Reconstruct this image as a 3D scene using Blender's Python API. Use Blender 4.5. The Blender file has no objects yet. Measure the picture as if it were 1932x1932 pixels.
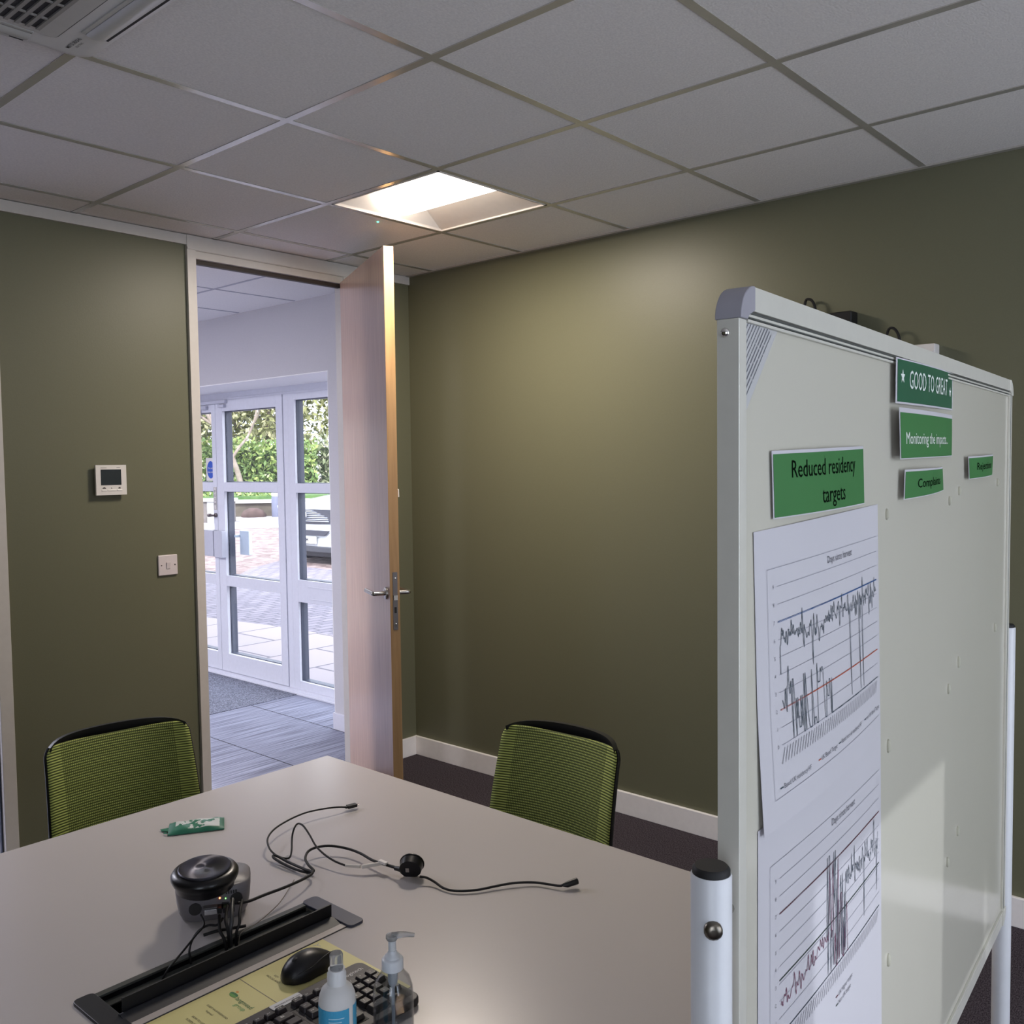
import bpy, math, random
from mathutils import Matrix, Vector
PI = math.pi
S = bpy.context.scene
COL = S.collection

# ------------------------------------------------------------------ camera
cam_data = bpy.data.cameras.new('camera')
cam_data.sensor_fit = 'HORIZONTAL'
cam_data.sensor_width = 36.0
cam_data.lens = 36.0 * 1751.93 / 1932.0
cam_data.clip_start = 0.05
cam_data.clip_end = 400
cam = bpy.data.objects.new('camera', cam_data)
COL.objects.link(cam)
yaw, pitch, roll = 0.8467, -0.0512, -0.0128
fw = Vector((math.sin(yaw)*math.cos(pitch), math.cos(yaw)*math.cos(pitch), math.sin(pitch)))
rt0 = Vector((math.cos(yaw), -math.sin(yaw), 0)); up0 = rt0.cross(fw)
rt = math.cos(roll)*rt0 + math.sin(roll)*up0
up = -math.sin(roll)*rt0 + math.cos(roll)*up0
R = Matrix((rt, up, -fw)).transposed()
cam.matrix_world = Matrix.Translation((-1.6101, -3.4647, 1.5465)) @ R.to_4x4()
S.camera = cam

# ------------------------------------------------------------------ world, sun, exposure
S.view_settings.view_transform = 'Standard'
S.view_settings.look = 'None'
S.view_settings.gamma = 1.0
S.view_settings.use_curve_mapping = False
S.view_settings.exposure = 0.22
W = bpy.data.worlds.new('sky'); S.world = W; W.use_nodes = True
nt = W.node_tree; bg = nt.nodes['Background']
tc = nt.nodes.new('ShaderNodeTexCoord'); no = nt.nodes.new('ShaderNodeTexNoise')
no.inputs['Scale'].default_value = 2.2; no.inputs['Detail'].default_value = 5
cr = nt.nodes.new('ShaderNodeValToRGB')
cr.color_ramp.elements[0].position = 0.35; cr.color_ramp.elements[0].color = (0.74, 0.84, 1.0, 1)
cr.color_ramp.elements[1].position = 0.62; cr.color_ramp.elements[1].color = (0.97, 0.97, 1.0, 1)
nt.links.new(tc.outputs['Generated'], no.inputs['Vector'])
nt.links.new(no.outputs['Fac'], cr.inputs['Fac'])
nt.links.new(cr.outputs['Color'], bg.inputs['Color'])
bg.inputs['Strength'].default_value = 4.6
sun = bpy.data.lights.new('sun', 'SUN'); sun.energy = 4.5; sun.angle = 0.02; sun.color = (1.0, 0.95, 0.88)
so = bpy.data.objects.new('sun', sun); COL.objects.link(so)
so.rotation_euler = Vector((0.62, 0.42, -0.72)).to_track_quat('-Z', 'Y').to_euler()

def portal(name, loc, rot, sx, sy):
    l = bpy.data.lights.new(name, 'AREA'); l.shape = 'RECTANGLE'; l.size = sx; l.size_y = sy
    l.cycles.is_portal = True
    o = bpy.data.objects.new(name, l); COL.objects.link(o); o.location = loc; o.rotation_euler = rot
    return o
portal('entrance_daylight', (2.42, 2.35, 1.08), (0, PI/2, 0), 2.2, 3.0)
portal('back_window_daylight', (-.08, -5.78, 1.33), (PI/2, 0, 0), 3.4, 2.1)
portal('added_window_daylight', (-3.42, -4.4, 1.3), (0, -PI/2, 0), 1.9, 1.3)  # sky portal for the added side window
def lamp(name, loc, rot, sx, sy, w, col):
    l = bpy.data.lights.new(name, 'AREA'); l.shape = 'RECTANGLE'; l.size = sx; l.size_y = sy; l.energy = w; l.color = col
    o = bpy.data.objects.new(name, l); COL.objects.link(o); o.location = loc; o.rotation_euler = rot
# area lights added at the lobby ceiling to brighten it, out of view
for lx, ly in ((-.9, 1.5), (-.9, 3.9), (-2.1, 2.7)): lamp('lobby_fill_light', (lx, ly, 2.52), (0, 0, 0), .56, .56, 54, (.93, .91, .99))
gl_ = bpy.data.lights.new('added_glint_spot', 'SPOT'); gl_.energy = 2000; gl_.shadow_soft_size = .03; gl_.spot_size = math.radians(7.5); gl_.spot_blend = .1; gl_.color = (.93, .95, 1.0)  # spot added outside the back window, stands in for reflected sunlight
go_ = bpy.data.objects.new('added_glint_spot', gl_); COL.objects.link(go_); go_.location = (-.84, -13.6, 6.0)
go_.rotation_euler = (Vector((-.42, -5.6, 1.85))-Vector((-.84, -13.6, 6.0))).to_track_quat('-Z', 'Y').to_euler()
S.cycles.use_denoising = True
S.cycles.max_bounces = 10
S.cycles.diffuse_bounces = 5
S.cycles.glossy_bounces = 5
S.cycles.transmission_bounces = 8
S.cycles.transparent_max_bounces = 16
S.cycles.caustics_reflective = False
S.cycles.caustics_refractive = False
S.cycles.sample_clamp_indirect = 6.0

# ------------------------------------------------------------------ materials
def s2l(c):
    c = c/255.0
    return c/12.92 if c <= 0.04045 else ((c+0.055)/1.055)**2.4
def rgb(r, g, b): return (s2l(r), s2l(g), s2l(b), 1)
MATS = {}
def mat(name, col, rough=0.5, metal=0.0, noise=None, bump=0.0, scale=40.0, spec=0.5, coat=0.0,
        trans=0.0, ior=1.45, emit=None, estr=0.0, alpha=1.0, var=0.0, stretch=None, detail=4.0, sheen=0.0):
    if name in MATS: return MATS[name]
    m = bpy.data.materials.new(name); m.use_nodes = True
    n = m.node_tree.nodes; l = m.node_tree.links; p = n['Principled BSDF']
    p.inputs['Base Color'].default_value = col
    p.inputs['Roughness'].default_value = rough
    p.inputs['Metallic'].default_value = metal
    p.inputs['Specular IOR Level'].default_value = spec
    p.inputs['Coat Weight'].default_value = coat
    p.inputs['Coat Roughness'].default_value = 0.06
    p.inputs['Transmission Weight'].default_value = trans
    p.inputs['IOR'].default_value = ior
    p.inputs['Alpha'].default_value = alpha
    p.inputs['Sheen Weight'].default_value = sheen
    if emit:
        p.inputs['Emission Color'].default_value = emit; p.inputs['Emission Strength'].default_value = estr
    t = n.new('ShaderNodeTexCoord'); mp = n.new('ShaderNodeMapping')
    l.new(t.outputs['Object'], mp.inputs['Vector'])
    if stretch: mp.inputs['Scale'].default_value = stretch
    nz = n.new('ShaderNodeTexNoise'); nz.inputs['Scale'].default_value = scale; nz.inputs['Detail'].default_value = detail
    l.new(mp.outputs['Vector'], nz.inputs['Vector'])
    v = var if var else 0.02
    r = n.new('ShaderNodeValToRGB')
    r.color_ramp.elements[0].position = 0.3; r.color_ramp.elements[1].position = 0.7
    c0 = noise if noise else tuple(max(0, c*(1-v)) for c in col[:3])+(1,)
    c1 = col if noise else tuple(min(1, c*(1+v)) for c in col[:3])+(1,)
    r.color_ramp.elements[0].color = c0; r.color_ramp.elements[1].color = c1
    l.new(nz.outputs['Fac'], r.inputs['Fac']); l.new(r.outputs['Color'], p.inputs['Base Color'])
    if bump:
        b = n.new('ShaderNodeBump'); b.inputs['Strength'].default_value = bump; b.inputs['Distance'].default_value = 0.004
        l.new(nz.outputs['Fac'], b.inputs['Height']); l.new(b.outputs['Normal'], p.inputs['Normal'])
    MATS[name] = m
    return m

def glass_mat(name, tint=(0.97, 0.98, 1, 1), refl=0.09):
    m = bpy.data.materials.new(name); m.use_nodes = True
    n = m.node_tree.nodes; l = m.node_tree.links
    n.remove(n['Principled BSDF'])
    tr = n.new('ShaderNodeBsdfTransparent'); tr.inputs['Color'].default_value = tint
    gl = n.new('ShaderNodeBsdfGlossy'); gl.inputs['Roughness'].default_value = 0.02
    fr = n.new('ShaderNodeLayerWeight'); pw = n.new('ShaderNodeMath'); pw.operation = 'POWER'; pw.inputs[1].default_value = 5.0
    sc_ = n.new('ShaderNodeMath'); sc_.operation = 'MULTIPLY_ADD'; sc_.inputs[1].default_value = .9; sc_.inputs[2].default_value = .035
    mx = n.new('ShaderNodeMixShader')
    l.new(fr.outputs['Facing'], pw.inputs[0]); l.new(pw.outputs[0], sc_.inputs[0]); l.new(sc_.outputs[0], mx.inputs['Fac']); l.new(tr.outputs[0], mx.inputs[1]); l.new(gl.outputs[0], mx.inputs[2])
    l.new(mx.outputs[0], n['Material Output'].inputs['Surface'])
    MATS[name] = m
    return m

M_WALL = mat('olive_wall_paint', rgb(106, 106, 85), 0.42, bump=0.05, scale=180, var=0.02, spec=0.4)
M_WHITEWALL = mat('lobby_wall_paint', rgb(204, 202, 206), 0.7, bump=0.03, scale=150)
M_TILE = mat('ceiling_tile_board', rgb(240, 236, 233), 0.95, noise=rgb(226, 222, 220), bump=0.35, scale=130, spec=0.1, stretch=(1, 1.6, 1), detail=6)
M_TILE2 = mat('lobby_ceiling_board', rgb(248, 246, 246), 0.95, noise=rgb(240, 238, 239), bump=0.15, scale=110, spec=0.1)
M_BAR = mat('ceiling_grid_metal', rgb(196, 192, 186), 0.22, spec=0.8, metal=.45)
M_TRIM = mat('satin_trim_paint', rgb(205, 200, 194), 0.38)
M_SKIRT = mat('skirting_gloss', rgb(244, 240, 238), 0.3)
M_CARPET = mat('dark_loop_carpet', rgb(92, 84, 90), 1.0, noise=rgb(32, 28, 33), bump=0.9, scale=210, spec=0.1, stretch=(0.6, 1.6, 1), detail=3)
M_UPVC = mat('white_aluminium_frame', rgb(224, 226, 236), 0.35)
M_GASKET = mat('dark_glazing_gasket', rgb(70, 76, 92), 0.5)
M_GLASS = glass_mat('clear_window_glass')
M_BLACKP = mat('black_plastic', rgb(20, 20, 22), 0.42, bump=0.03, scale=300)
M_BLACKG = mat('black_gloss_plastic', rgb(14, 13, 16), 0.30)
M_BLACKR = mat('black_rubber', rgb(16, 15, 17), 0.65)
M_STEEL = mat('brushed_steel', rgb(190, 186, 180), 0.24, metal=1.0, stretch=(1, 1, 12), scale=60)
M_DARKSTEEL = mat('dark_lock_steel', rgb(110, 104, 102), 0.35, metal=1.0)
M_WPLAST = mat('white_plastic', rgb(224, 220, 216), 0.35)
M_ACP = mat('aircon_white_plastic', rgb(192, 189, 184), 0.4)
M_DARK = mat('dark_slot', rgb(38, 36, 36), 0.7)

def wood_mat(name, c0, c1, rough=0.33, coat=0.25, sc=(26, 26, 1.2)):
    m = bpy.data.materials.new(name); m.use_nodes = True
    n = m.node_tree.nodes; l = m.node_tree.links; p = n['Principled BSDF']
    t = n.new('ShaderNodeTexCoord'); mp = n.new('ShaderNodeMapping'); mp.inputs['Scale'].default_value = sc
    nz = n.new('ShaderNodeTexNoise'); nz.inputs['Scale'].default_value = 3.0; nz.inputs['Detail'].default_value = 8; nz.inputs['Distortion'].default_value = 0.6
    r = n.new('ShaderNodeValToRGB'); r.color_ramp.elements[0].position = 0.32; r.color_ramp.elements[1].position = 0.7
    r.color_ramp.elements[0].color = c0; r.color_ramp.elements[1].color = c1
    l.new(t.outputs['Object'], mp.inputs['Vector']); l.new(mp.outputs['Vector'], nz.inputs['Vector'])
    l.new(nz.outputs['Fac'], r.inputs['Fac']); l.new(r.outputs['Color'], p.inputs['Base Color'])
    p.inputs['Roughness'].default_value = rough; p.inputs['Coat Weight'].default_value = coat; p.inputs['Coat Roughness'].default_value = 0.25
    return m
M_DOOR = wood_mat('beech_veneer', rgb(196, 158, 132), rgb(216, 180, 152), 0.28, 0.6)
M_DOOREDGE = wood_mat('beech_lipping', rgb(146, 112, 70), rgb(164, 128, 84), 0.45, 0.1)

def lobby_carpet():
    m = bpy.data.materials.new('striped_lobby_carpet'); m.use_nodes = True
    n = m.node_tree.nodes; l = m.node_tree.links; p = n['Principled BSDF']
    t = n.new('ShaderNodeTexCoord'); mp = n.new('ShaderNodeMapping'); mp.inputs['Scale'].default_value = (1.2, 55, 1)
    nz = n.new('ShaderNodeTexNoise'); nz.inputs['Scale'].default_value = 2.0; nz.inputs['Detail'].default_value = 3
    r = n.new('ShaderNodeValToRGB'); r.color_ramp.elements[0].position = 0.36; r.color_ramp.elements[1].position = 0.64
    r.color_ramp.elements[0].color = rgb(104, 106, 122); r.color_ramp.elements[1].color = rgb(166, 170, 190)
    l.new(t.outputs['Object'], mp.inputs['Vector']); l.new(mp.outputs['Vector'], nz.inputs['Vector']); l.new(nz.outputs['Fac'], r.inputs['Fac'])
    # seams between carpet tiles every 0.55 m along x (offset) and 0.5 m along y
    sx = n.new('ShaderNodeSeparateXYZ'); l.new(t.outputs['Object'], sx.inputs[0])
    def seam(sock, off, per):
        a = n.new('ShaderNodeMath'); a.operation = 'ADD'; a.inputs[1].default_value = off; l.new(sock, a.inputs[0])
        b = n.new('ShaderNodeMath'); b.operation = 'PINGPONG'; b.inputs[1].default_value = per/2; l.new(a.outputs[0], b.inputs[0])
        c = n.new('ShaderNodeMath'); c.operation = 'LESS_THAN'; c.inputs[1].default_value = 0.0035; l.new(b.outputs[0], c.inputs[0])
        return c
    s1 = seam(sx.outputs['X'], -1.182+5.5, 0.55); s2_ = seam(sx.outputs['Y'], -0.74+5, 0.5)
    mx = n.new('ShaderNodeMath'); mx.operation = 'MAXIMUM'; l.new(s1.outputs[0], mx.inputs[0])
    h = n.new('ShaderNodeMath'); h.operation = 'MULTIPLY'; h.inputs[1].default_value = 0.25; l.new(s2_.outputs[0], h.inputs[0]); l.new(h.outputs[0], mx.inputs[1])
    mc = n.new('ShaderNodeMixRGB'); mc.inputs['Color2'].default_value = rgb(40, 42, 52)
    l.new(mx.outputs[0], mc.inputs['Fac']); l.new(r.outputs['Color'], mc.inputs['Color1']); l.new(mc.outputs['Color'], p.inputs['Base Color'])
    bp = n.new('ShaderNodeBump'); bp.inputs['Strength'].default_value = 0.5; bp.inputs['Distance'].default_value = 0.003
    l.new(nz.outputs['Fac'], bp.inputs['Height']); l.new(bp.outputs['Normal'], p.inputs['Normal'])
    p.inputs['Roughness'].default_value = 0.85
    return m
M_LCARPET = lobby_carpet()
M_MAT = mat('speckled_barrier_mat', rgb(150, 154, 170), 0.95, noise=rgb(66, 68, 80), bump=0.9, scale=120, detail=2)

def mesh_fabric():
    m = bpy.data.materials.new('green_mesh_fabric'); m.use_nodes = True
    n = m.node_tree.nodes; l = m.node_tree.links; p = n['Principled BSDF']
    t = n.new('ShaderNodeTexCoord'); sx = n.new('ShaderNodeSeparateXYZ'); l.new(t.outputs['Object'], sx.inputs[0])
    def wave(sock, per, lo, hi):
        a = n.new('ShaderNodeMath'); a.operation = 'MULTIPLY'; a.inputs[1].default_value = 2*PI/per; l.new(sock, a.inputs[0])
        b = n.new('ShaderNodeMath'); b.operation = 'SINE'; l.new(a.outputs[0], b.inputs[0])
        c = n.new('ShaderNodeMapRange'); c.inputs['From Min'].default_value = -0.7; c.inputs['From Max'].default_value = 0.7
        c.inputs['To Min'].default_value = lo; c.inputs['To Max'].default_value = hi; l.new(b.outputs[0], c.inputs['Value'])
        return c.outputs['Result']
    hz = wave(sx.outputs['Z'], 0.0068, 0.0, 1.0)
    vt = wave(sx.outputs['X'], 0.0052, 0.25, 1.0)
    ab = n.new('ShaderNodeMath'); ab.operation = 'ABSOLUTE'; l.new(sx.outputs['X'], ab.inputs[0])
    msk = n.new('ShaderNodeMath'); msk.operation = 'LESS_THAN'; msk.inputs[1].default_value = 0.155; l.new(ab.outputs[0], msk.inputs[0])
    mm = n.new('ShaderNodeMixRGB'); mm.inputs['Color1'].default_value = (1, 1, 1, 1)
    l.new(msk.outputs[0], mm.inputs['Fac']); l.new(vt, mm.inputs['Color2'])
    mul = n.new('ShaderNodeMath'); mul.operation = 'MULTIPLY'; l.new(hz, mul.inputs[0]); l.new(mm.outputs['Color'], mul.inputs[1])
    mc = n.new('ShaderNodeMixRGB'); mc.inputs['Color1'].default_value = rgb(66, 76, 30); mc.inputs['Color2'].default_value = rgb(190, 200, 104)
    l.new(mul.outputs[0], mc.inputs['Fac']); l.new(mc.outputs['Color'], p.inputs['Base Color'])
    bp = n.new('ShaderNodeBump'); bp.inputs['Strength'].default_value = 0.6; bp.inputs['Distance'].default_value = 0.002
    l.new(mul.outputs[0], bp.inputs['Height']); l.new(bp.outputs['Normal'], p.inputs['Normal'])
    p.inputs['Roughness'].default_value = 0.75
    return m
M_MESH = mesh_fabric()

# ------------------------------------------------------------------ mesh building
TEXT_CACHE = {}
def text_geo(s, bold=False, shear=0.0):
    k = (s, bold, shear)
    if k in TEXT_CACHE: return TEXT_CACHE[k]
    c = bpy.data.curves.new('t', 'FONT'); c.body = s; c.size = 1.0; c.shear = shear
    c.align_x = 'CENTER'; c.align_y = 'CENTER'; c.resolution_u = 2
    if bold: c.offset = 0.006
    o = bpy.data.objects.new('t', c); COL.objects.link(o)
    bpy.context.view_layer.update()
    me = bpy.data.meshes.new_from_object(o.evaluated_get(bpy.context.evaluated_depsgraph_get()))
    vs = [tuple(v.co) for v in me.vertices]; fs = [tuple(p.vertices) for p in me.polygons]
    bpy.data.objects.remove(o); bpy.data.curves.remove(c); bpy.data.meshes.remove(me)
    TEXT_CACHE[k] = (vs, fs)
    return vs, fs

def catmull(P, k=6):
    P = [Vector(p) for p in P]
    if len(P) < 3: return P
    out = []
    for i in range(len(P)-1):
        a = P[max(i-1, 0)]; b = P[i]; c = P[i+1]; d = P[min(i+2, len(P)-1)]
        for j in range(k):
            t = j/k
            out.append(0.5*((2*b)+(c-a)*t+(2*a-5*b+4*c-d)*t*t+(3*b-a-3*c+d)*t**3))
    out.append(P[-1])
    return out

class MB:
    def __init__(s): s.v = []; s.f = []; s.m = []
    def add(s, vs, fs, mi=0, M=None):
        n = len(s.v)
        for q in vs:
            q = Vector(q)
            s.v.append(M @ q if M is not None else q)
        for f in fs: s.f.append(tuple(n+i for i in f)); s.m.append(mi)
        return s
    def box(s, a, b, mi=0, M=None):
        x0, y0, z0 = a; x1, y1, z1 = b
        vs = [(x0,y0,z0),(x1,y0,z0),(x1,y1,z0),(x0,y1,z0),(x0,y0,z1),(x1,y0,z1),(x1,y1,z1),(x0,y1,z1)]
        return s.add(vs, [(0,3,2,1),(4,5,6,7),(0,1,5,4),(1,2,6,5),(2,3,7,6),(3,0,4,7)], mi, M)
    def prism(s, poly, z0, z1, mi=0, M=None, top=None):
        n = len(poly); tp = top or poly
        vs = [(x, y, z0) for x, y in poly]+[(x, y, z1) for x, y in tp]
        fs = [tuple(reversed(range(n))), tuple(range(n, 2*n))]+[(i, (i+1) % n, n+(i+1) % n, n+i) for i in range(n)]
        return s.add(vs, fs, mi, M)
    def rings(s, rings, mi=0, caps=True, M=None):
        n = len(rings[0]); vs = [p for r in rings for p in r]; fs = []
        for k in range(len(rings)-1):
            for i in range(n): fs.append((k*n+i, k*n+(i+1) % n, (k+1)*n+(i+1) % n, (k+1)*n+i))
        if caps: fs.append(tuple(reversed(range(n)))); fs.append(tuple(range((len(rings)-1)*n, len(rings)*n)))
        return s.add(vs, fs, mi, M)
    def lathe(s, prof, n=32, mi=0, c=(0, 0, 0), M=None, caps=True):
        rings = [[(c[0]+r*math.cos(2*PI*i/n), c[1]+r*math.sin(2*PI*i/n), c[2]+z) for i in range(n)] for r, z in prof]
        return s.rings(rings, mi, caps, M)
    def tube(s, P, r, n=10, mi=0, smooth=0, M=None, caps=True, flat=1.0):
        P = catmull(P, smooth) if smooth else [Vector(p) for p in P]
        rings = []; nrm = None
        for i, p in enumerate(P):
            t = (P[min(i+1, len(P)-1)]-P[max(i-1, 0)]).normalized()
            if nrm is None:
                nrm = t.cross(Vector((0, 0, 1)))
                if nrm.length < 1e-3: nrm = t.cross(Vector((1, 0, 0)))
                nrm.normalize()
            else:
                nrm = (nrm-t*nrm.dot(t)).normalized()
            b = t.cross(nrm); rr = r(i/(len(P)-1)) if callable(r) else r
            rings.append([p+nrm*rr*math.cos(2*PI*k/n)+b*rr*flat*math.sin(2*PI*k/n) for k in range(n)])
        return s.rings(rings, mi, caps, M)
    def text(s, body, size, M, mi=0, bold=False, sx=1.0, fn=None, shear=0.0):
        vs, fs = text_geo(body, bold, shear)
        if fn: return s.add([fn(x*size*sx, y*size) for x, y, z in vs], fs, mi)
        return s.add([(x*size*sx, y*size, 0) for x, y, z in vs], fs, mi, M)
    def ribbon(s, pts, w, fn, mi=0, sub=0.02):
        P = [pts[0]]
        for a, b in zip(pts, pts[1:]):
            d = math.hypot(b[0]-a[0], b[1]-a[1]); k = max(1, int(d/sub))
            for j in range(1, k+1): P.append((a[0]+(b[0]-a[0])*j/k, a[1]+(b[1]-a[1])*j/k))
        for a, b in zip(P, P[1:]):
            dx, dy = b[0]-a[0], b[1]-a[1]; L = math.hypot(dx, dy) or 1e-9
            nx, ny = -dy/L*w/2, dx/L*w/2
            s.add([fn(a[0]-nx, a[1]-ny), fn(b[0]-nx, b[1]-ny), fn(b[0]+nx, b[1]+ny), fn(a[0]+nx, a[1]+ny)], [(0, 1, 2, 3)], mi)
        return s
    def grid(s, fn, nu, nv, mi=0, mf=None):
        vs = [fn(i/nu, j/nv) for j in range(nv+1) for i in range(nu+1)]
        n = len(s.v); s.v += [Vector(q) for q in vs]
        for j in range(nv):
            for i in range(nu):
                a = j*(nu+1)+i
                s.f.append((n+a, n+a+1, n+a+nu+2, n+a+nu+1)); s.m.append(mf(i/nu, j/nv) if mf else mi)
        return s
    def build(s, name, mats, parent=None, bevel=0.0, smooth=35, seg=2, solid=0.0):
        me = bpy.data.meshes.new(name); me.from_pydata([tuple(v) for v in s.v], [], s.f)
        if not isinstance(mats, (list, tuple)): mats = [mats]
        for m in mats: me.materials.append(m)
        me.polygons.foreach_set('material_index', s.m)
        me.validate(); me.update()
        if smooth:
            me.polygons.foreach_set('use_smooth', [True]*len(me.polygons))
            me.set_sharp_from_angle(angle=math.radians(smooth))
        o = bpy.data.objects.new(name, me); COL.objects.link(o)
        if parent: o.parent = parent
        if solid:
            q = o.modifiers.new('thickness', 'SOLIDIFY'); q.thickness = solid; q.offset = 0
        if bevel:
            b = o.modifiers.new('bevel', 'BEVEL'); b.width = bevel; b.segments = seg; b.limit_method = 'ANGLE'; b.angle_limit = math.radians(40)
            b.harden_normals = True
        return o

def rrect(w, h, r, n=6, cx=0, cy=0):
    P = []
    for (sx, sy, a0) in ((1, 1, 0), (-1, 1, PI/2), (-1, -1, PI), (1, -1, 1.5*PI)):
        for i in range(n+1):
            a = a0+PI/2*i/n
            P.append((cx+sx*(w/2-r)+r*math.cos(a), cy+sy*(h/2-r)+r*math.sin(a)))
    return P
def tag(o, label=None, cat=None, group=None, kind=None):
    if label: o['label'] = label
    if cat: o['category'] = cat
    if group: o['group'] = group
    if kind: o['kind'] = kind
    return o
def thing(name, label, cat, loc=(0, 0, 0), rz=0.0, group=None):
    o = bpy.data.objects.new(name, None); COL.objects.link(o); o.empty_display_size = 0.1
    o.location = loc; o.rotation_euler = (0, 0, rz)
    return tag(o, label, cat, group)
def struct(name, mb, mats, parent=None, bevel=0.0, smooth=0):
    o = mb.build(name, mats, parent, bevel, smooth)
    if not parent: o['kind'] = 'structure'
    return o
def copy_tree(o, parent=None):
    c = o.copy(); COL.objects.link(c); c.parent = parent
    for ch in list(o.children): copy_tree(ch, c)
    return c
def T(x, y, z): return Matrix.Translation((x, y, z))
def RX(a): return Matrix.Rotation(a, 4, 'X')
def RY(a): return Matrix.Rotation(a, 4, 'Y')
def RZ(a): return Matrix.Rotation(a, 4, 'Z')

# ------------------------------------------------------------------ room shell
XR, YD, H = 1.732, 0.199, 2.537       # right wall, door wall, ceiling height
XL, YB = -3.2, -5.6                   # left wall, back wall (behind the camera)
g = 0.6
struct('floor', MB().box((XL-.2, YB-.2, -.12), (XR+.05, YD+.06, 0)), M_CARPET)
struct('floor_lobby', MB().box((-2.6, YD+.045, -.12), (2.2, 6.0, 0)), M_LCARPET)
struct('trim_1', MB().box((-2.6, 1.78, 0), (2.1, 3.7, .004)), M_MAT)
# ceiling: one board per cell, the luminaire's cell left open, a slab added above to block light
cb = MB()
def cells(lo, hi):
    k = math.floor(lo/g+1e-6); out = []
    while k*g < hi-1e-6:
        out.append((max(lo, k*g), min(hi, (k+1)*g))); k += 1
    return out
for (x0, x1) in cells(XL, XR):
    for (y0, y1) in cells(YB, YD):
        if abs(x0-.6) < .01 and abs(y0+1.2) < .01: continue
        cb.box((x0, y0, H), (x1, y1, H+.015))
cb.box((XL-.2, YB-.2, H+.2), (XR+.3, YD+.1, H+.3))
struct('ceiling', cb, M_TILE)
lb = MB().box((-2.6, YD+.05, H), (2.2, 6.0, H+.1))
struct('ceiling_lobby', lb, M_TILE2)
gb = MB()
bw = .012
xs = [i*g for i in range(-5, 3)]; ys = [i*g for i in range(-9, 1)]
for x in xs: gb.box((x-bw, YB, H-.0025), (x+bw, YD, H+.002))
for y in ys:
    for (x0, x1) in cells(XL, XR): gb.box((x0+bw, y-bw, H-.0024), (x1-bw if x1 < XR-.01 else x1, y+bw, H+.002))
gb.box((XR-.022, YB, H-.006), (XR, YD, H+.002))
struct('trim_2', gb, M_BAR)
gl = MB()
for x in (-1.8, -1.2, -.6, 0, .6, 1.2): gl.box((x-.008, YD+.1, H-.002), (x+.008, 6, H))
for y in (.6, 1.2, 1.8, 2.4, 3.0, 3.6, 4.2, 4.8): gl.box((-2.6, y-.008, H-.0018), (XR, y+.008, H))
struct('trim_3', gl, mat('lobby_grid_metal', rgb(170, 170, 184), 0.4))
# walls
XO = XR+.013
wr = MB().box((XR, YB-.2, 0), (XR+.25, YD+.1, H+.2)); struct('wall_right', wr, M_WALL)
D0, D1, DH = .488, 1.310, 2.452        # door opening
WY0, WY1 = YD, YD+.045
wd = MB()
wd.box((-.30, WY0, 0), (D0, WY1, H)); wd.box((D1, WY0, 0), (XR, WY1, H)); wd.box((D0, WY0, DH), (D1, WY1, H))
wd.box((XL, WY0, 0), (-1.6, WY1, H)); wd.box((-1.6, WY0, 2.30), (-.30, WY1, H))
struct('wall_front', wd, M_WALL)
def wall_with_window(name, axis, pos, a0, a1, w0, w1, z0, z1, out, m):
    b = MB(); p0, p1 = sorted((pos, pos+out))
    def bx(u0, u1, q0, q1):
        if axis == 'x': b.box((p0, u0, q0), (p1, u1, q1))
        else: b.box((u0, p0, q0), (u1, p1, q1))
    bx(a0, w0, 0, H+.2); bx(w1, a1, 0, H+.2); bx(w0, w1, 0, z0); bx(w0, w1, z1, H+.2)
    return struct(name, b, m)
wall_with_window('wall_back', 'y', YB, XL, XR, -1.75, 1.6, .3, 2.35, -.15, M_WALL)
wall_with_window('wall_left', 'x', XL, YB, YD+.12, -5.0, -3.8, .4, 2.25, -.18, M_WALL)
wn = MB()
wn.box((-.92, YB-.1, .4), (-.65, YB-.05, 2.35)); wn.box((-.15, YB-.1, .4), (.12, YB-.05, 2.35))  # wide piers added to shape the spot's patch on the whiteboard
for x in (-1.75, .75, 1.55): wn.box((x, YB-.1, .3), (x+.05, YB-.05, 2.35))
for z in (.3, 2.3): wn.box((-1.75, YB-.1, z), (1.6, YB-.05, z+.05))
w1 = struct('window_1', wn, M_UPVC); MB().box((-1.75, YB-.078, .3), (1.6, YB-.072, 2.35)).build('glass_pane', M_GLASS, w1)
wn = MB()
for y in (-5.0, -4.4, -3.85): wn.box((XL-.1, y, .4), (XL-.05, y+.05, 2.25))
for z in (.4, 2.2): wn.box((XL-.1, -5.0, z), (XL-.05, -3.8, z+.05))
w2 = struct('added_window_2', wn, M_UPVC); MB().box((XL-.078, -5.0, .4), (XL-.072, -3.8, 2.25)).build('glass_pane', M_GLASS, w2)  # unseen side window, added to let in more ambient daylight
# head trim over the door wall
ht = MB().box((XL, YD-.012, H-.045), (D0-.022, YD, H-.004)); ht.box((D1+.03, YD-.012, H-.045), (XR-.001, YD, H-.004))
struct('trim_4', ht, M_TRIM)
# skirting
def skirt(name, pts_boxes, m=M_SKIRT):
    b = MB()
    for a, c in pts_boxes: b.box(a, c)
    return struct(name, b, m, bevel=.003)
skirt('baseboard_right', [((XR-.016, YB, 0), (XR, YD, .1))])
skirt('baseboard_front', [((D1+.035, YD-.016, 0), (XR-.016, YD, .1)), ((-.285, YD-.016, 0), (D0-.04, YD, .1))])
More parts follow.
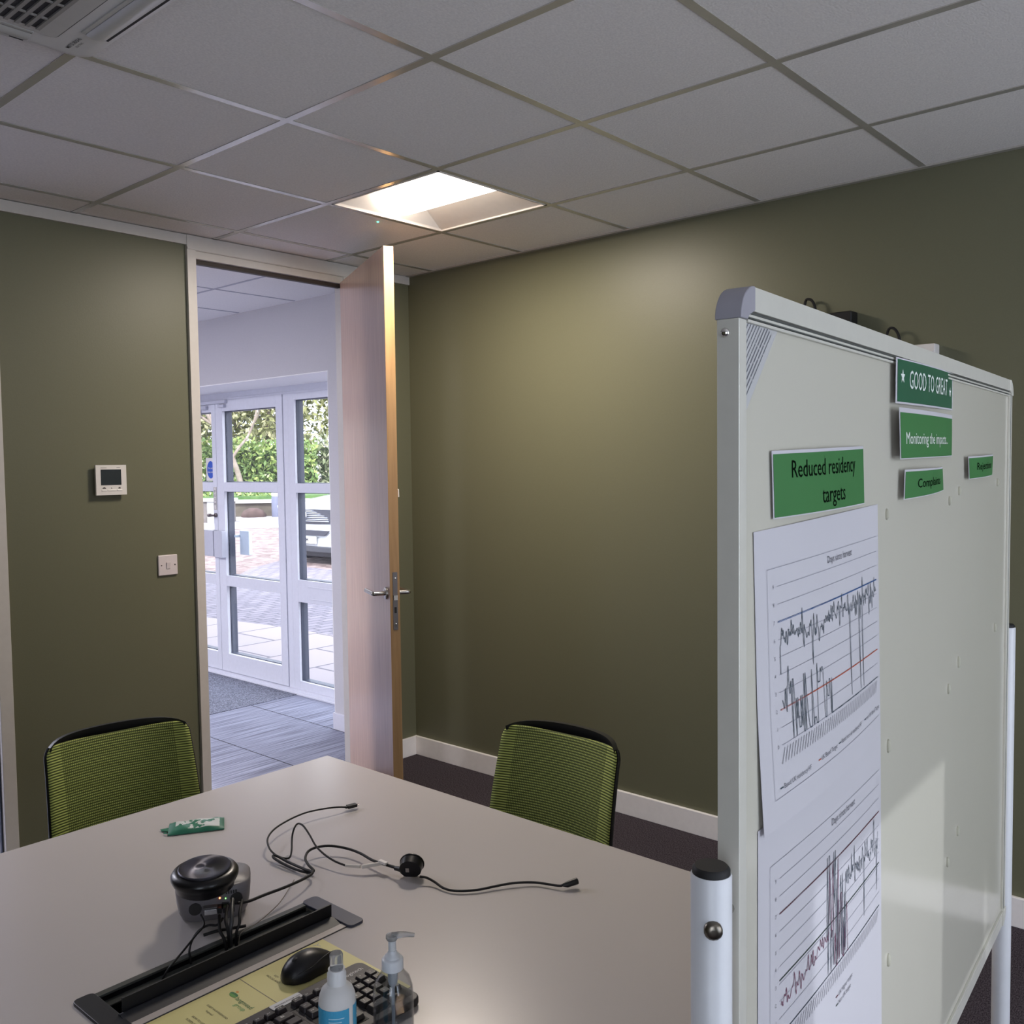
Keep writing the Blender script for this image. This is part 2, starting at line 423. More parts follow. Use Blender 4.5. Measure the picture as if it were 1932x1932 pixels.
# door frame with stepped head
df = MB()
df.box((D0-.022, YD-.016, 0), (D0+.018, WY1+.01, DH+.02)); df.box((D1-.016, YD-.016, 0), (D1+.03, WY1+.01, DH+.02))
df.box((D0-.022, YD-.016, DH+.02), (D1+.03, YD-.0005, H-.004))
df.box((D0+.018, YD-.01, DH-.012), (D1-.016, WY1-.001, DH+.0195))
df.box((D0-.022, YD-.02, DH+.022), (D1+.03, YD-.016, DH+.03))
df.box((D0+.018, YD+.012, DH-.03), (D1-.016, YD+.035, DH-.012), 1)
df.box((D0+.018, YD+.015, 0), (D0+.022, YD+.035, DH-.012), 1)
struct('trim_5', df, [M_TRIM, mat('dark_door_seal', rgb(60, 52, 48), .6)])
# glazed screen at the far left of the door wall
sc = MB()
sc.box((-.335, YD-.014, 0), (-.288, WY1+.01, H-.047)); sc.box((-1.6, YD-.014, 0), (-1.55, WY1+.01, 2.31)); sc.box((-1.55, YD-.014, 2.26), (-.335, WY1+.01, 2.31)); sc.box((-1.55, YD-.014, 0), (-.335, WY1+.01, .05))
sc.box((-.341, YD+.01, .05), (-.335, YD+.03, 2.26), 1)
w3 = struct('window_3', sc, [M_TRIM, M_GASKET], bevel=.002)
MB().box((-1.55, YD+.018, .05), (-.341, YD+.024, 2.26)).build('glass_pane', M_GLASS, w3)

# ------------------------------------------------------------------ open room door (local x along the leaf from the hinge)
DW = .815
dirv = Vector((.905-1.262, -.565-.172, 0)); ang = math.atan2(dirv.y, dirv.x)
dr = thing('door_1', None, None, (1.262, .172, .008), ang)
for k in list(dr.keys()): pass
dr['kind'] = 'structure'
lf = MB().box((0, 0, 0), (DW, .042, 2.43)); lf.m = [0, 0, 1, 1, 1, 1]
# faces order: bottom, top, y0 side, x1 edge, y1 side, x0 edge
lf.m = [1, 1, 0, 1, 0, 1]
lf.build('leaf', [M_DOOR, M_DOOREDGE], dr, bevel=.0015, smooth=0)
lk = MB().box((DW-.001, .012, .86), (DW+.0015, .032, 1.10))
lk.cyl = None
for z in (.885, 1.075): lk.lathe([(.004, 0), (.004, .0015), (.0015, .002)], 12, 1, M=T(DW+.0015, .022, z) @ RY(PI/2))
lk.box((DW+.001, .014, .985), (DW+.010, .030, 1.005), 1)
lk.box((DW+.001, .017, .93), (DW+.002, .027, .955), 2)
lk.build('lock_plate', [M_DARKSTEEL, M_STEEL, M_DARK], dr, smooth=30)
for sgn, y0 in ((-1, 0.0), (1, .042)):
    hb = MB()
    hb.lathe([(.026, 0), (.026, .006), (.024, .008), (.011, .008)], 28, 0, M=T(DW-.055, y0, 1.008) @ RX(PI/2 if sgn < 0 else -PI/2))
    y1 = y0+sgn*.055
    hb.tube([(DW-.055, y0, 1.008), (DW-.055, y1-sgn*.006, 1.008), (DW-.061, y1, 1.008), (DW-.075, y1, 1.008), (DW-.185, y1, 1.008)], .0095, 14, smooth=4)
    hb.build('door_handle', M_STEEL, dr, smooth=50)
hk = MB().tube([(DW-.02, .042, 1.445), (DW-.02, .049, 1.44), (DW-.02, .050, 1.41)], .003, 8)
hk.lathe([(.005, 0), (.005, .004)], 14, M=T(DW-.02, .042, 1.50) @ RX(-PI/2)); hk.build('coat_hook', M_WPLAST, dr)
hg = MB()
for z in (.2, 1.2, 2.2): hg.tube([(0, .049, z), (0, .049, z+.1)], .006, 10)
hg.build('hinges', M_STEEL, dr)

# ------------------------------------------------------------------ lobby
OY0, OY1, OZ = .915, 3.75, 2.104     # entrance opening in the outer wall
XG = 2.13                            # inner face of the glazed screen
wl = MB()
wl.box((XO, YD+.045, 0), (XG+.12, OY0, H+.1)); wl.box((XO, OY1, 0), (XG+.12, 6.0, H+.1)); wl.box((XO, OY0, OZ), (XG+.12, OY1, H+.1))
struct('wall_lobby', wl, M_WHITEWALL)
struct('wall_lobby_far', MB().box((-2.6, 5.9, 0), (XO, 6.1, H)), M_WHITEWALL)
struct('wall_lobby_left', MB().box((-2.75, YD, 0), (-2.6, 6.0, H)), M_WHITEWALL)
struct('trim_7', MB().box((XO, OY0, OZ-.006), (XG, OY1, OZ)).box((XO, OY0, .1), (XG, OY0+.004, OZ-.006)), mat('brightened_reveal_lining', rgb(250, 249, 250), .6))  # whitened lining added to soffit and jamb, stands in for daylight glow
skirt('baseboard_lobby', [((XO-.014, YD+.05, 0), (XO, OY0+.006, .1)), ((XO, OY0, 0), (XG-.02, OY0+.012, .1))], mat('lobby_skirting', rgb(222, 222, 232), .35))
fr = MB()
X0, X1 = XG, XG+.07
ZB = .026
def fb(y0, y1, z0, z1, mi=0, dx0=0, dx1=0): fr.box((X0+dx0, y0, z0), (X1+dx1, y1, z1), mi)
fb(OY0, OY1, 2.05, OZ); fb(1.862, 1.92, ZB, 2.05); fb(OY0, .98, ZB, 2.05); fb(3.69, OY1, ZB, 2.05)
fr.box((X0-.03, OY0, 0), (X1+.03, OY1, ZB))
fr.box((X0-.045, OY0+.0, 0), (X0-.03, OY1, .012))
fr.box((X0-.004, OY0, 2.045), (X0, OY1, 2.06)); 
struct('trim_6', fr, M_UPVC, bevel=.002)
def gasket(b, y0, y1, z0, z1, mi=1):
    # dark gasket lining the outer half of the rebate, white bead on the inner half
    t = .004
    for (a, c) in (((y0, z0), (y0+t, z1)), ((y1-t, z0), (y1, z1)), ((y0, z0), (y1, z0+t)), ((y0, z1-t), (y1, z1))):
        b.box((XG+.018, a[0], a[1]), (XG+.074, c[0], c[1]), mi)
def leaf(name, y0, y1, stile_l, stile_r):
    # y0 < y1; stile_l at the y1 (image left) side
    b = MB()
    L = [(y1-stile_l, y1, ZB+.004, 2.045), (y0, y0+stile_r, ZB+.004, 2.045)]
    zz = [(ZB+.004, .164), (.672, .750), (1.373, 1.442), (1.964, 2.045)]
    for (a, c, z0, z1) in L: b.box((XG-.006, a, z0), (XG+.052, c, z1))
    for z0, z1 in zz: b.box((XG-.006, y0+stile_r, z0), (XG+.052, y1-stile_l, z1))
    for (z0, z1) in ((.164, .672), (.750, 1.373), (1.442, 1.964)): gasket(b, y0+stile_r, y1-stile_l, z0, z1)
    o = struct(name, b, [M_UPVC, M_GASKET], bevel=.002)
    for (z0, z1) in ((.164, .672), (.750, 1.373), (1.442, 1.964)):
        MB().box((XG+.020, y0+stile_r+.004, z0+.004), (XG+.026, y1-stile_l-.004, z1-.004)).build('glass_pane', M_GLASS, o)
    return o
d2 = leaf('door_2', 1.924, 2.768, .092, .075)
d3 = leaf('door_3', 2.772, 3.685, .075, .054)
for o, yc in ((d2, 2.735), (d3, 2.815)):
    pass
# big push plates either side of the meeting stiles
MB().box((XG-.05, 2.655, .885), (XG-.012, 2.765, 1.082)).build('pull_handle', mat('grey_white_handle', rgb(196, 198, 210), .4), d2, bevel=.004)
MB().box((XG-.05, 2.775, .89), (XG-.012, 2.945, 1.085)).build('pull_handle', mat('grey_white_handle', rgb(196, 198, 210), .4), d3, bevel=.004)
oh = MB().box((XG+.09, 2.52, .90), (XG+.12, 2.64, 1.08)); oh.box((XG+.05, 2.63, 1.03), (XG+.10, 2.65, 1.05))
oh.build('outer_pull_handle', mat('pale_outer_handle', rgb(225, 240, 248), .3), d2, bevel=.004)
ps = MB().box((XG-.010, 2.776, 1.235), (XG-.0062, 2.815, 1.405))
for a in ((2.7775, 2.779), (2.812, 2.8135)): ps.box((XG-.0106, a[0], 1.238), (XG-.0100, a[1], 1.402), 1)
for a in ((1.238, 1.2395), (1.4005, 1.402)): ps.box((XG-.0106, 2.7775, a[0]), (XG-.0100, 2.8135, a[1]), 1)
for i, ch in enumerate('PUSH'):
    ps.text(ch, .030, T(XG-.0108, 2.7955, 1.372-.031*i) @ Matrix(((0, 0, -1, 0), (-1, 0, 0, 0), (0, 1, 0, 0), (0, 0, 0, 1))), 1, True)
ps.build('push_sign', [M_WPLAST, mat('sign_dark_ink', rgb(60, 60, 72), .5)], d3, smooth=0)
lkk = MB().lathe([(.016, 0), (.016, .012), (.012, .016)], 18, M=T(XG-.006, 2.79, 1.195) @ RY(-PI/2))
lkk.box((XG-.035, 2.785, 1.186), (XG-.02, 2.85, 1.202)); lkk.lathe([(.014, -.012), (.018, 0), (.014, .012)], 14, M=T(XG-.028, 2.85, 1.194))
lkk.build('thumb_turn', mat('worn_grey_metal', rgb(120, 112, 112), .35, metal=.8), d3)
fs = MB().box((XG+.0185, 2.832, 1.452), (XG+.0198, 2.958, 1.625))
FM = Matrix(((0, 0, -1, 0), (-1, 0, 0, 0), (0, 1, 0, 0), (0, 0, 0, 1)))
fs.add([(XG+.0178, 2.893+.050*math.cos(a*PI/16), 1.535+.066*math.sin(a*PI/16)) for a in range(32)], [tuple(range(32))], 1)
fs.text('Fire exit', .020, T(XG+.0172, 2.893, 1.547) @ FM, 0, True); fs.text('Keep clear', .0185, T(XG+.0172, 2.893, 1.518) @ FM, 0, True)
fs.build('fire_notice', [M_WPLAST, mat('sign_blue', rgb(50, 90, 190), .5)], d3, smooth=0)
ck = MB().box((XG-.03, 2.60, 2.02), (XG-.008, 3.02, 2.045)); ck.box((XG-.05, 2.96, 1.93), (XG-.008, 3.25, 2.0)); ck.box((XG-.03, 2.86, 1.985), (XG-.008, 2.93, 2.01)); ck.box((XG-.028, 2.62, 1.99), (XG-.008, 2.70, 2.012))
ck.box((XG-.04, 3.0, 2.0), (XG-.012, 3.06, 2.03), 1)
ck.build('door_closer', [mat('closer_white', rgb(196, 198, 210), .35), M_DARK], d3, bevel=.002)
sb = MB()
sb.box((XG, 1.795, ZB), (XG+.07, 1.862, 2.05)); sb.box((XG, .98, ZB), (XG+.07, 1.04, 2.05))
for z0, z1 in ((ZB, .085), (.63, .782), (1.373, 1.437), (2.0, 2.05)): sb.box((XG, 1.04, z0), (XG+.07, 1.795, z1))
sb.box((XG-.004, 1.04, .735), (XG, 1.68, .745)); sb.box((XG-.004, 1.04, .655), (XG, 1.66, .663))
for (z0, z1) in ((.085, .63), (.782, 1.373), (1.437, 2.0)): gasket(sb, 1.04, 1.795, z0, z1)
w4 = struct('window_4', sb, [M_UPVC, M_GASKET], bevel=.002)
for (z0, z1) in ((.085, .63), (.782, 1.373), (1.437, 2.0)):
    MB().box((XG+.03, 1.044, z0+.004), (XG+.036, 1.791, z1-.004)).build('glass_pane', M_GLASS, w4)
# roof slab + outside wall of the building (carries the shade in front of the entrance)
struct('wall_outer', MB().box((XG+.12, -3, 0), (XG+.3, OY0-.05, 3.4)).box((XG+.12, OY1+.05, 0), (XG+.3, 9, 3.4)).box((XG+.12, OY0-.05, OZ+.02), (XG+.3, OY1+.05, 3.4)).box((-4, -6.5, 3.2), (XG+.5, 9, 3.4)), mat('outer_render', rgb(220, 214, 206), .8))

# ------------------------------------------------------------------ outside
def ground_mat():
    m = bpy.data.materials.new('pink_gravel'); m.use_nodes = True
    n = m.node_tree.nodes; l = m.node_tree.links; p = n['Principled BSDF']
    t = n.new('ShaderNodeTexCoord'); v = n.new('ShaderNodeTexVoronoi'); v.inputs['Scale'].default_value = 9
    nz = n.new('ShaderNodeTexNoise'); nz.inputs['Scale'].default_value = 3; nz.inputs['Detail'].default_value = 6
    l.new(t.outputs['Object'], v.inputs['Vector']); l.new(t.outputs['Object'], nz.inputs['Vector'])
    r = n.new('ShaderNodeValToRGB'); r.color_ramp.elements[0].position = .2; r.color_ramp.elements[1].position = .75
    r.color_ramp.elements[0].color = rgb(98, 82, 80); r.color_ramp.elements[1].color = rgb(142, 128, 126)
    mx = n.new('ShaderNodeMath'); mx.operation = 'MULTIPLY'; l.new(v.outputs['Color'], mx.inputs[0]); l.new(nz.outputs['Fac'], mx.inputs[1])
    mr = n.new('ShaderNodeMath'); mr.operation = 'MULTIPLY'; mr.inputs[1].default_value = 1.7; l.new(mx.outputs[0], mr.inputs[0])
    l.new(mr.outputs[0], r.inputs['Fac']); l.new(r.outputs['Color'], p.inputs['Base Color']); p.inputs['Roughness'].default_value = .9
    return m
struct('ground', MB().box((XG+.05, -12, -.3), (90, 110, -.012)), ground_mat())
pv = MB().prism([(XG+.1, -4), (3.9, -4), (3.6, 4.2), (3.35, 6.2), (XG+.1, 9)], -.05, 0)
def brick_mat(name, c1, c2, mortar, sc, w=.9, h=.45, ms=.008):
    m = bpy.data.materials.new(name); m.use_nodes = True
    n = m.node_tree.nodes; l = m.node_tree.links; p = n['Principled BSDF']
    t = n.new('ShaderNodeTexCoord'); b = n.new('ShaderNodeTexBrick'); b.inputs['Scale'].default_value = sc
    b.inputs['Color1'].default_value = c1; b.inputs['Color2'].default_value = c2; b.inputs['Mortar'].default_value = mortar
    b.inputs['Mortar Size'].default_value = ms; b.inputs['Brick Width'].default_value = w; b.inputs['Row Height'].default_value = h
    l.new(t.outputs['Object'], b.inputs['Vector']); l.new(b.outputs['Color'], p.inputs['Base Color']); p.inputs['Roughness'].default_value = .85
    return m
struct('ground_paving', pv, brick_mat('pale_paving_slabs', rgb(142, 136, 142), rgb(152, 143, 144), rgb(88, 84, 94), 1.0, .9, .6, .012))
struct('ground_cobbles', MB().prism([(3.9, -4), (7.2, -4), (7.1, 6.5), (7.0, 8.5), (7.6, 9.8), (6.4, 9.0), (5.6, 8.2), (4.6, 9), (XG+.1, 11), (XG+.1, 9), (3.35, 6.2), (3.6, 4.2)], -.05, -.004), brick_mat('grey_cobbles', rgb(104, 100, 112), rgb(124, 119, 130), rgb(76, 73, 84), 1.0, .22, .12, .012))
U = Vector((.62, .785, 0))           # line of sight to the car park; V runs across it
Vv = Vector((.785, -.62, 0))
C0 = Vector((-1.61, -3.465, 0))
def far(d, w, z=0): q = C0+U*d+Vv*w; return (q.x, q.y, z)
def fbox(b, d0, d1, w0, w1, z0, z1, mi=0):
    P = [far(d0, w0), far(d1, w0), far(d1, w1), far(d0, w1)]
    b.prism([(p[0], p[1]) for p in reversed(P)], z0, z1, mi)
struct('ground_road', fbox(rb := MB(), 24.5, 30.5, -30, 30, -.01, .0) or rb, mat('bright_road', rgb(150, 147, 148), .9, scale=2, var=.05))
struct('ground_verge', fbox(vb := MB(), 31.1, 60, -40, 40, .0, .62) or vb, mat('verge_grass', rgb(84, 112, 62), .95, noise=rgb(60, 92, 44), scale=4, bump=.4))
lw = MB(); fbox(lw, 30.6, 31.1, -30, 30, 0, .42, 0); fbox(lw, 30.5, 31.2, -30, 30, .42, .52, 1)
tag(lw.build('low_garden_wall', [mat('rough_stone', rgb(104, 98, 86), .9, noise=rgb(74, 68, 60), scale=3), mat('pale_coping', rgb(168, 168, 166), .8)]), 'low stone wall with pale coping across the far side of the car park', 'wall')
# rounded rocks in front of the wall
rk = MB(); random.seed(5)
for i in range(5):
    c = far(30.1, -6.6+i*.9+random.uniform(-.2, .2)); rr = random.uniform(.25, .45)
    rk.lathe([(rr, 0), (rr*1.02, .08), (rr*.8, .2), (rr*.35, .28)], 10, c=c)
tag(rk.build('rock_edging', mat('dark_rock', rgb(88, 70, 66), .9, noise=rgb(56, 44, 40), scale=3), smooth=60), 'row of rounded rocks at the foot of the low stone wall', 'rocks', kind='stuff')
bl = thing('bollard', 'dark bollard with a white top beside the road outside', 'bollard', (15.3, 21.35, 0))
MB().lathe([(.15, 0), (.15, .62), (.13, .64)], 16).build('post', mat('bollard_dark', rgb(92, 96, 116), .6), bl, smooth=50)
MB().lathe([(.13, .64), (.15, .66), (.15, .9), (.08, .97)], 16).build('cap', mat('bollard_white', rgb(235, 238, 240), .5), bl, smooth=50)
gp = MB().box((-.55, -.3, 0), (.55, .3, .6)); gp.box((-.62, -.36, .6), (.62, .36, .68), 1); gp.box((-.16, -.32, 0), (.02, -.3, .6), 1)
o = gp.build('stone_plinth', [mat('plinth_stone', rgb(112, 106, 104), .9, noise=rgb(84, 80, 78), scale=6), mat('pale_coping', rgb(168, 168, 166), .8)])
o.location = (12.7, 20.6, 0); o.rotation_euler = (0, 0, -.67); tag(o, 'square stone plinth outside, seen through the left glass door leaf', 'plinth')

# hedge: leafy clump surfaces made of many small leaf faces over a dark core
def leafy(name, centre_d, depth, w0, w1, z0, z1, n, size, seed, mats, label, cat, ragged=.6, group=None, core=True):
    rnd = random.Random(seed); b = MB()
    if core:
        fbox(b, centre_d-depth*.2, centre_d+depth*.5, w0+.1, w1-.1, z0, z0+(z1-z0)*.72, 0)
    for i in range(n):
        w = rnd.uniform(w0, w1); zt = z1-ragged*rnd.random()
        z = z0+(zt-z0)*(rnd.random()**.85); d = centre_d+rnd.uniform(-depth*.5, depth*.3)
        c = Vector(far(d, w, z)); s_ = size*rnd.uniform(.6, 1.4)
        a = Vector((rnd.gauss(0, 1), rnd.gauss(0, 1), rnd.gauss(0, 1))).normalized(); q = a.cross(Vector((rnd.gauss(0, 1), rnd.gauss(0, 1), rnd.gauss(0, 1)))).normalized()
        b.add([c-a*s_, c-q*s_*.45, c+a*s_, c+q*s_*.45], [(0, 1, 2, 3)], 1+(rnd.random() < .4)+(rnd.random() < .12))
    return tag(b.build(name, mats, smooth=0), label, cat, group)
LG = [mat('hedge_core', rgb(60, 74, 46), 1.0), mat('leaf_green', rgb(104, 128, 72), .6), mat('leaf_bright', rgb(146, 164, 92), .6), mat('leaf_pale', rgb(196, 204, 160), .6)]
LG2 = [LG[0], mat('leaf_grey_green', rgb(112, 122, 90), .7), mat('leaf_grey_pale', rgb(148, 152, 122), .7), mat('leaf_dry', rgb(176, 168, 144), .7)]
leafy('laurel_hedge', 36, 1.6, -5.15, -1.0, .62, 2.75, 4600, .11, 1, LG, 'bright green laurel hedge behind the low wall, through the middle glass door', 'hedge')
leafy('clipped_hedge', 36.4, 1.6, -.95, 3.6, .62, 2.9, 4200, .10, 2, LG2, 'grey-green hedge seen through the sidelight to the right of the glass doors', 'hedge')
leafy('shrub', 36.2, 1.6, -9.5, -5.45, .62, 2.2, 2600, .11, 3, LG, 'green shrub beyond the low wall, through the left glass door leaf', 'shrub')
leafy('ground_ivy', 31.9, .8, -9.0, -2.0, .60, .95, 1200, .08, 8, [LG[1]]+LG[1:], 'low strip of ground cover planting on top of the low wall', 'plants', core=False)
BARK = mat('pale_bark', rgb(150, 138, 128), .8, noise=rgb(122, 108, 98), scale=6)
def tree(name, d, w, h, seed, label, lean=0.0, leaves=900, leafm=None, r0=.16, group='bare trees beyond the low wall', spread=.5, ls=1.0, low=0.0):
    rnd = random.Random(seed); t = thing(name, label, 'tree', far(d, w, .6), 0, group)
    tr = MB(); tips = []
    def grow(p, dirv, L, r, lev):
        P = [p]; q = p; dd = dirv
        for k in range(5):
            dd = (dd+Vector((rnd.gauss(0, .13), rnd.gauss(0, .13), rnd.gauss(0, .05)))).normalized(); q = q+dd*L/5; P.append(q)
        tr.tube(P, lambda u, r=r: r*(1-.45*u), 7 if lev < 2 else 5, smooth=2)
        tips.append(q)
        if lev < 4:
            for k in range(3 if lev else 4):
                i = rnd.choice([3, 4, 5]) if lev else rnd.choice([2, 3, 4, 5])
                nd = (dd+Vector((rnd.gauss(0, .6), rnd.gauss(0, .6), rnd.uniform(.0, .55)))).normalized()
                grow(P[i], nd, L*rnd.uniform(.55, .75), r*.52, lev+1)
    grow(Vector((0, 0, 0)), Vector((lean*Vv.x, lean*Vv.y, 1)).normalized(), h*.42, r0, 0)
    tr.build('trunk', BARK, t, smooth=60)
    b = MB()
    for i in range(leaves):
        c = rnd.choice(tips)+Vector((rnd.gauss(0, spread), rnd.gauss(0, spread), rnd.gauss(0, spread)-low*rnd.random()))
        if c.z < .6: continue
        a = Vector((rnd.gauss(0, 1), rnd.gauss(0, 1), rnd.gauss(0, 1))).normalized(); q = a.cross(Vector((rnd.gauss(0, 1), rnd.gauss(0, 1), 1))).normalized(); s_ = rnd.uniform(.05, .1)*ls
        b.add([c-a*s_, c-q*s_*.5, c+a*s_, c+q*s_*.5], [(0, 1, 2, 3)], rnd.random() < .4)
    b.build('foliage', leafm or [mat('spring_leaf', rgb(132, 134, 88), .8), mat('spring_leaf_pale', rgb(162, 160, 124), .8)], t, smooth=0)
    return t
tree('tree', 33.5, -5.15, 8.5, 11, 'pale forked tree at the left of the middle glass door pane', lean=.10, r0=.2)
tree('tree', 34.2, -3.55, 8.0, 12, 'slim pale tree in front of the bright hedge, in the centre of the middle pane', lean=-.02, r0=.11)
tree('tree', 33.8, -6.9, 8.5, 13, 'leaning bare tree behind the blue round notice in the left pane', lean=-.35, r0=.15)
tree('tree', 35.0, 1.6, 8.5, 14, 'bare branching tree filling the top of the sidelight', lean=-.15, r0=.16, leaves=500)
for i, (dd, ww, sd, lb_) in enumerate(((44, -8.0, 21, 'tall hazy tree far behind the shrub, at the left edge of the left pane'), (43, -3.6, 22, 'tall hazy tree far behind the bright hedge'), (45, .6, 23, 'tall hazy tree far behind the grey-green hedge'), (46, 4.4, 24, 'tall hazy tree furthest right behind the sidelight'))):
    tree('tree', dd, ww, 10.5, sd, lb_, leaves=12000, r0=.2, group='hazy background trees', spread=1.2, ls=1.9, low=3.5)

# ------------------------------------------------------------------ car (local: +y forward, origin under the nose centre)
car = thing('car', 'white car parked nose-in outside, seen through the sidelight beside the glass doors', 'car', (7.32, 8.80, -.01), PI/2+.03)
M_CARW = mat('white_car_paint', rgb(176, 182, 188), .25, coat=.8)
M_CARB = mat('car_black_trim', rgb(44, 46, 58), .5)
cw = .9
secs = [  # y, half width, z bottom, z top
    (0.0, .62, .22, .60), (-.05, .78, .20, .80), (-.15, .85, .19, .93), (-.5, .89, .18, 1.02), (-1.05, .91, .18, 1.09),
    (-1.35, .91, .18, 1.13), (-2.0, .91, .18, 1.14), (-3.2, .91, .18, 1.16), (-4.0, .90, .2, 1.15), (-4.35, .84, .3, 1.0)]
def car_ring(y, w, z0, z1, top=.86):
    return [(-w, y, z0+.12), (-w*.96, y, z0), (w*.96, y, z0), (w, y, z0+.12), (w*1.0, y, (z0+z1)/2), (w*.98, y, z1-.12), (w*top, y, z1-.02), (w*.5, y, z1+.01), (-w*.5, y, z1+.01), (-w*top, y, z1-.02), (-w*.98, y, z1-.12), (-w, y, (z0+z1)/2)]
bb = MB().rings([car_ring(*q) for q in secs]); bb.build('body', M_CARW, car, smooth=50)
cab = MB().rings([[(-w, y, 1.1), (w, y, 1.1), (w*.86, y2, z), (-w*.86, y2, z)] for y, y2, w, z in ((-1.1, -1.1, .80, 1.105), (-1.15, -1.85, .84, 1.58), (-3.6, -3.3, .84, 1.6), (-4.25, -3.9, .8, 1.5))])
cab.build('cabin_glass', mat('car_tinted_glass', rgb(60, 70, 80), .08, coat=.5), car, smooth=20)
MB().box((-.68, -3.5, 1.57), (.68, -1.9, 1.64)).build('roof_panel', M_CARW, car, bevel=.03)
gr = MB()
for k in range(7):
    z0 = .70+k*.028
    gr.tube([(-.55+.02*k, .012-.006*k, z0), (0, .04-.006*k, z0), (.55+.02*k*0, .012-.006*k, z0)], .008, 6, 1, smooth=3)
gr.prism([(-.62, .665), (-.2, .65), (.2, .65), (.45, .665), (.60, .74), (.72, .885), (-.72, .885)], 0, .03, 0, M=T(0, -.055, 0) @ RX(PI/2) @ T(0, 0, -.06))
for k in range(9): gr.tube([(-.5+.12*k, .0, .66), (-.38+.12*k, -.03, .88)], .006, 5, 1)
gr.build('grille', [M_CARB, mat('car_grille_bright', rgb(150, 156, 170), .3)], car, smooth=40)
MB().lathe([(.06, 0), (.06, .01), (.045, .014)], 20, M=T(0, .055, .79) @ RX(-PI/2)).build('badge', mat('badge_chrome', rgb(220, 222, 228), .15, metal=.8), car, smooth=50)
MB().prism([(-.45, .47), (.42, .47), (.55, .52), (.58, .555), (-.58, .555)], 0, .02, 0, M=T(0, -.02, 0) @ RX(PI/2) @ T(0, 0, -.06)).build('lower_intake', M_CARB, car)
MB().box((-.75, -.10, .20), (.75, .02, .30)).box((-.70, -.9, .10), (.70, -.22, .21)).build('lower_bumper', mat('car_grey_trim', rgb(52, 54, 62), .6), car, bevel=.02)
npb = MB().box((-.26, .03, .345), (.26, .045, .455)); npb.text('NM', .10, T(.0, .0462, .40) @ Matrix(((-1, 0, 0, 0), (0, 0, 1, 0), (0, 1, 0, 0), (0, 0, 0, 1))), 1, True)
npb.build('number_plate', [mat('plate_white', rgb(236, 236, 232), .5), M_CARB], car, smooth=0)
for sx in (-1, 1):
    MB().prism([(0, 0), (.20, .03), (.22, .13), (.04, .12)], 0, .1, 0, M=T(sx*.64, -.14, .80) @ Matrix.Diagonal((sx, 1, 1, 1)) @ RX(PI/2) @ T(0, 0, -.08)).build('headlight', mat('headlight_lens', rgb(200, 206, 214), .08, coat=1.0), car)
    for y in (-.85, -3.4):
        wm = MB(); MM = T(sx*.80, y, .33) @ RY(PI/2)
        wm.lathe([(.19, -.105), (.31, -.105), (.33, -.09), (.33, .09), (.31, .105), (.19, .105)], 28, 0, M=MM); wm.lathe([(.19, -.08), (.19, .08)], 28, 1, M=MM)
        wm.build('wheel', [M_BLACKR, mat('alloy', rgb(150, 152, 158), .3, metal=.7)], car, smooth=50)
    for y in (-.85,):
        MB().lathe([(.35, -.02), (.40, -.02), (.40, .02), (.35, .02)], 28, 0, M=T(sx*.905, y, .36) @ RY(PI/2), caps=False).build('wheel_arch', M_CARB, car)

# ------------------------------------------------------------------ ceiling luminaire
lum = thing('ceiling_light', 'lit square recessed ceiling light with a curved diffuser, above the open door', 'light', (.9, -.9, H))
M_LUMF = mat('luminaire_white', rgb(226, 218, 210), .45)
lf = MB(); a = .288; 
for (p0, p1) in (((-a, -a), (a, -a+.008)), ((-a, a-.008), (a, a)), ((-a, -a), (-a+.008, a)), ((a-.008, -a), (a, a))):
    lf.box((p0[0], p0[1], -.004), (p1[0], p1[1], .006))
lf.build('frame', M_LUMF, lum)
rf = MB()
# side reflectors slope up to the lamp chamber; end plates close the trough
rf.add([(-.286, -.286, 0), (-.286, .286, 0), (-.13, .286, .085), (-.13, -.286, .085)], [(0, 1, 2, 3)])
rf.add([(.286, -.286, 0), (.286, .286, 0), (.13, .286, .085), (.13, -.286, .085)], [(3, 2, 1, 0)])
rf.box((-.13, -.286, .085), (.13, .286, .09))
for sy in (-1, 1):
    rf.add([(-.286, sy*.286, 0), (.286, sy*.286, 0), (.13, sy*.245, .085), (-.13, sy*.245, .085)], [(0, 1, 2, 3)])
rf.build('reflector', M_LUMF, lum, smooth=0, solid=.002)
df_ = MB(); nseg = 20
prof = [(-.125*math.cos(PI*i/nseg), .078-.072*math.sin(PI*i/nseg)) for i in range(nseg+1)]
df_.add([(x, y, z) for y in (-.245, .245) for x, z in prof], [(i, i+1, nseg+2+i, nseg+1+i) for i in range(nseg)]+[tuple(range(nseg+1)), tuple(reversed(range(nseg+1, 2*nseg+2)))])
df_.build('diffuser', mat('lit_diffuser', rgb(255, 250, 244), .5, emit=(1.0, .90, .80, 1), estr=3.4), lum, smooth=60)
ll = bpy.data.lights.new('luminaire_output', 'AREA'); ll.shape = 'RECTANGLE'; ll.size = .22; ll.size_y = .46; ll.energy = 28; ll.color = (1.0, .89, .77)
lo = bpy.data.objects.new('luminaire_output', ll); COL.objects.link(lo); lo.parent = lum; lo.location = (0, 0, .003)
em = MB().lathe([(.004, 0), (.004, -.003), (.002, -.004)], 12); 
o = em.build('indicator_light', mat('green_led', (0, .5, .2, 1), .4, emit=(.1, 1, .55, 1), estr=3.5)); o.location = (.902, -.537, H)
tag(o, 'tiny green indicator light on the ceiling tile beside the lit ceiling light', 'light')

